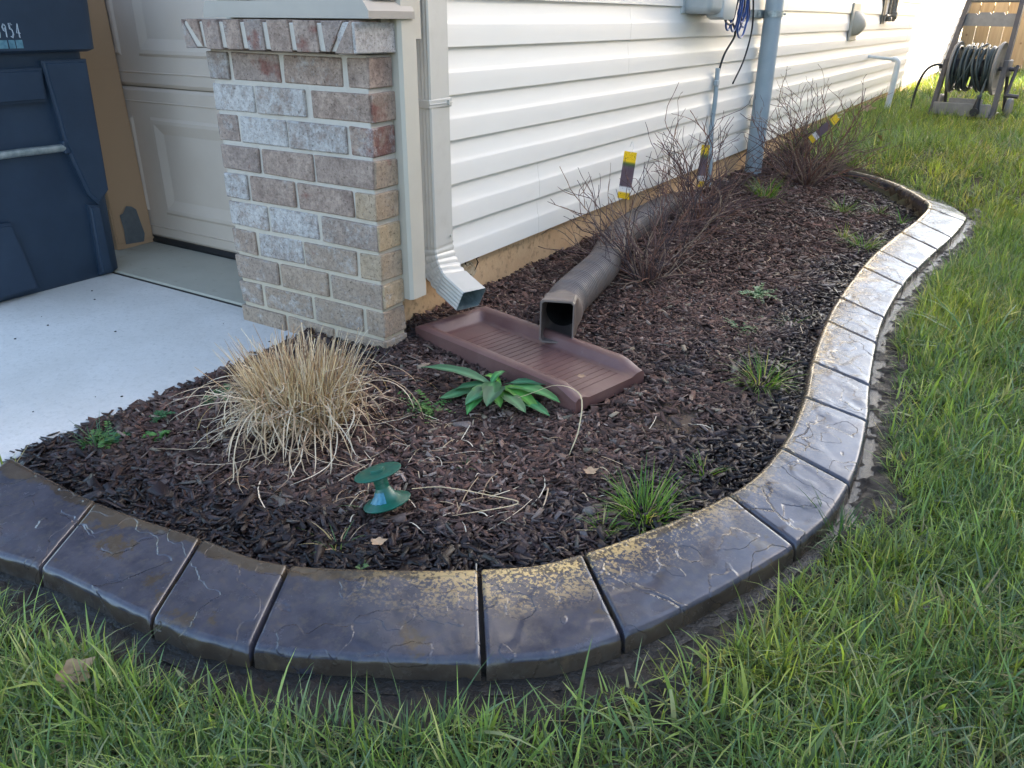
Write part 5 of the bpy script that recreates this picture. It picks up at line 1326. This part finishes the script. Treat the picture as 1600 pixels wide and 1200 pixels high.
# dead leaves and litter in the shrubs
def dryleaf(label, x, y, z, s, rz, rx=0, ry=0, name="dry_leaf", cat="leaf", lobes=5, group=None):
    bm = BM(); pts = []
    for k in range(22):
        a = 2 * math.pi * k / 22; r = s * (.62 + .28 * abs(math.cos(a * lobes / 2)) ** 1.5) * (1.25 if k == 0 else 1) * random.uniform(.9, 1.08); pts.append((r * math.cos(a), r * .78 * math.sin(a)))
    c = bm.verts.new((0, 0, 0)); v = [bm.verts.new((px, py, .22 * (abs(py)) + .25 * px * px / s + random.uniform(-.02, .04) * s)) for px, py in pts]
    for k in range(22): bm.faces.new((c, v[k], v[(k + 1) % 22]))
    tube(bm, [(-s * .9, 0, .1 * s), (-s * 1.5, .1 * s, .15 * s)], .0012 * s / .03, 4)
    o = obj(name, bm, M['dryleaf'], None, smooth=True); o.location = (x, y, z); o.rotation_euler = (rx, ry, rz); return tag(o, label, cat, group)
random.seed(61)
dryleaf("dry tan leaf standing in the grass at the bottom left, below the curb", -.965, .39, .012, .030, R_(75), R_(58), R_(-20))
dryleaf("brown leaf in the grass below the siding, left of the white pipe", -1.26, 7.8, .15, .07, R_(20), R_(40))
dryleaf("pale leaf in the lawn between the rear shrub and the hose reel", -.86, 6.0, .13, .05, R_(120), R_(50))
dryleaf("shrivelled brown leaf under the shrub, beside the drain pipe", -1.16, 2.42, .04, .022, R_(200), R_(30))
dryleaf("small crumpled leaf on the floor of the splash block near its open end", -.80, 1.60, .052, .012, R_(10), R_(10))
dryleaf("brown leaf scrap in the mulch by the largest grass tuft", -.60, 1.26, .018, .018, R_(50), R_(8))
dryleaf("dark leaf scrap by the inner curb, below the green spool", -.80, .845, .02, .016, R_(50), R_(8))
dryleaf("reddish leaf half off the left frame edge on the driveway", -1.74, .64, .006, .022, R_(50), R_(5))
def stone(label, x, y, z, s, m='stone', cat="stone", group=None):
    bm = BM(); bmesh.ops.create_icosphere(bm, subdivisions=2, radius=s)
    sd_ = Vector((x * 7, y * 5, 2))
    for v in bm.verts: v.co *= 1 + .35 * mnoise.noise(v.co / s * 1.1 + sd_); v.co.z *= .6
    o = obj("stone", bm, M[m], None, smooth=True); o.location = (x, y, z); return tag(o, label, cat, group)
stone("grey stone in the mulch close to the largest grass tuft", -.545, 1.15, .005, .014)
stone("pale grey lump of soil in the mulch right of the splash block's open end", -.62, 1.42, .004, .016)
stone("pale lump of earth between splash block and broad leaved plant", -1.10, 1.50, .006, .018)
stone("white pebble in the grass right of the big curb bend", .03, 1.20, -.0, .008)
for i in range(14):
    random.seed(100 + i); x, y = random.uniform(-2.6, -1.68), random.uniform(.62, 1.55)
    stone("tiny dark crumb of mulch lying on the pale driveway concrete", x, y, .001, random.choice((.0015, .002, .003)), m='curb_core', cat="crumb", group="mulch crumbs scattered on the driveway")

# ------------------------------------------------------------------ plant tags
def ptag(label, x, y, z, h, w, rx, ry, rz):
    r = thing("plant_tag", label, "plant tag", (x, y, z)); r.rotation_euler = (R_(rx), R_(ry), R_(rz))
    k = h / .128; bm = BM(); pts = [(-w / 2, 0), (w / 2, 0), (w / 2, .128), (-w / 2, .128)]
    v = [[bm.verts.new((px, yy + .35 * px * px, pz)) for px in np.linspace(-w / 2 / k, w / 2 / k, 5)] for yy, pz in ((0, 0), (.001, .03), (.002, .064), (.001, .1), (0, .128))]
    for a, b in zip(v, v[1:]):
        for q in range(4): bm.faces.new((a[q], a[q + 1], b[q + 1], b[q]))
    bmesh.ops.solidify(bm, geom=bm.faces[:], thickness=.0008)
    o = obj("printed_card", bm, M['tag'], r); o.scale = (k, k, k)
    bm = BM(); tube(bm, smooth_path([(0, 0, .124 * k), (.008, -.005, .14 * k), (0, 0, .155 * k), (-.006, .004, .14 * k)], 4), .0009, 5); obj("tie", bm, M['pvc_white'], r)
ptag("yellow and white plant tag with dark photo, hanging upright in nearest shrub", -1.245, 2.77, .235, .175, .046, 4, 6, 15)
ptag("crumpled yellow and white plant tag hanging at the base of the thin cable conduit", -1.27, 3.70, .13, .19, .040, -4, 3, 40)
ptag("slanted plant tag of yellow, white and purple in the farthest shrub", -1.03, 4.74, .245, .185, .042, -10, 48, 25)
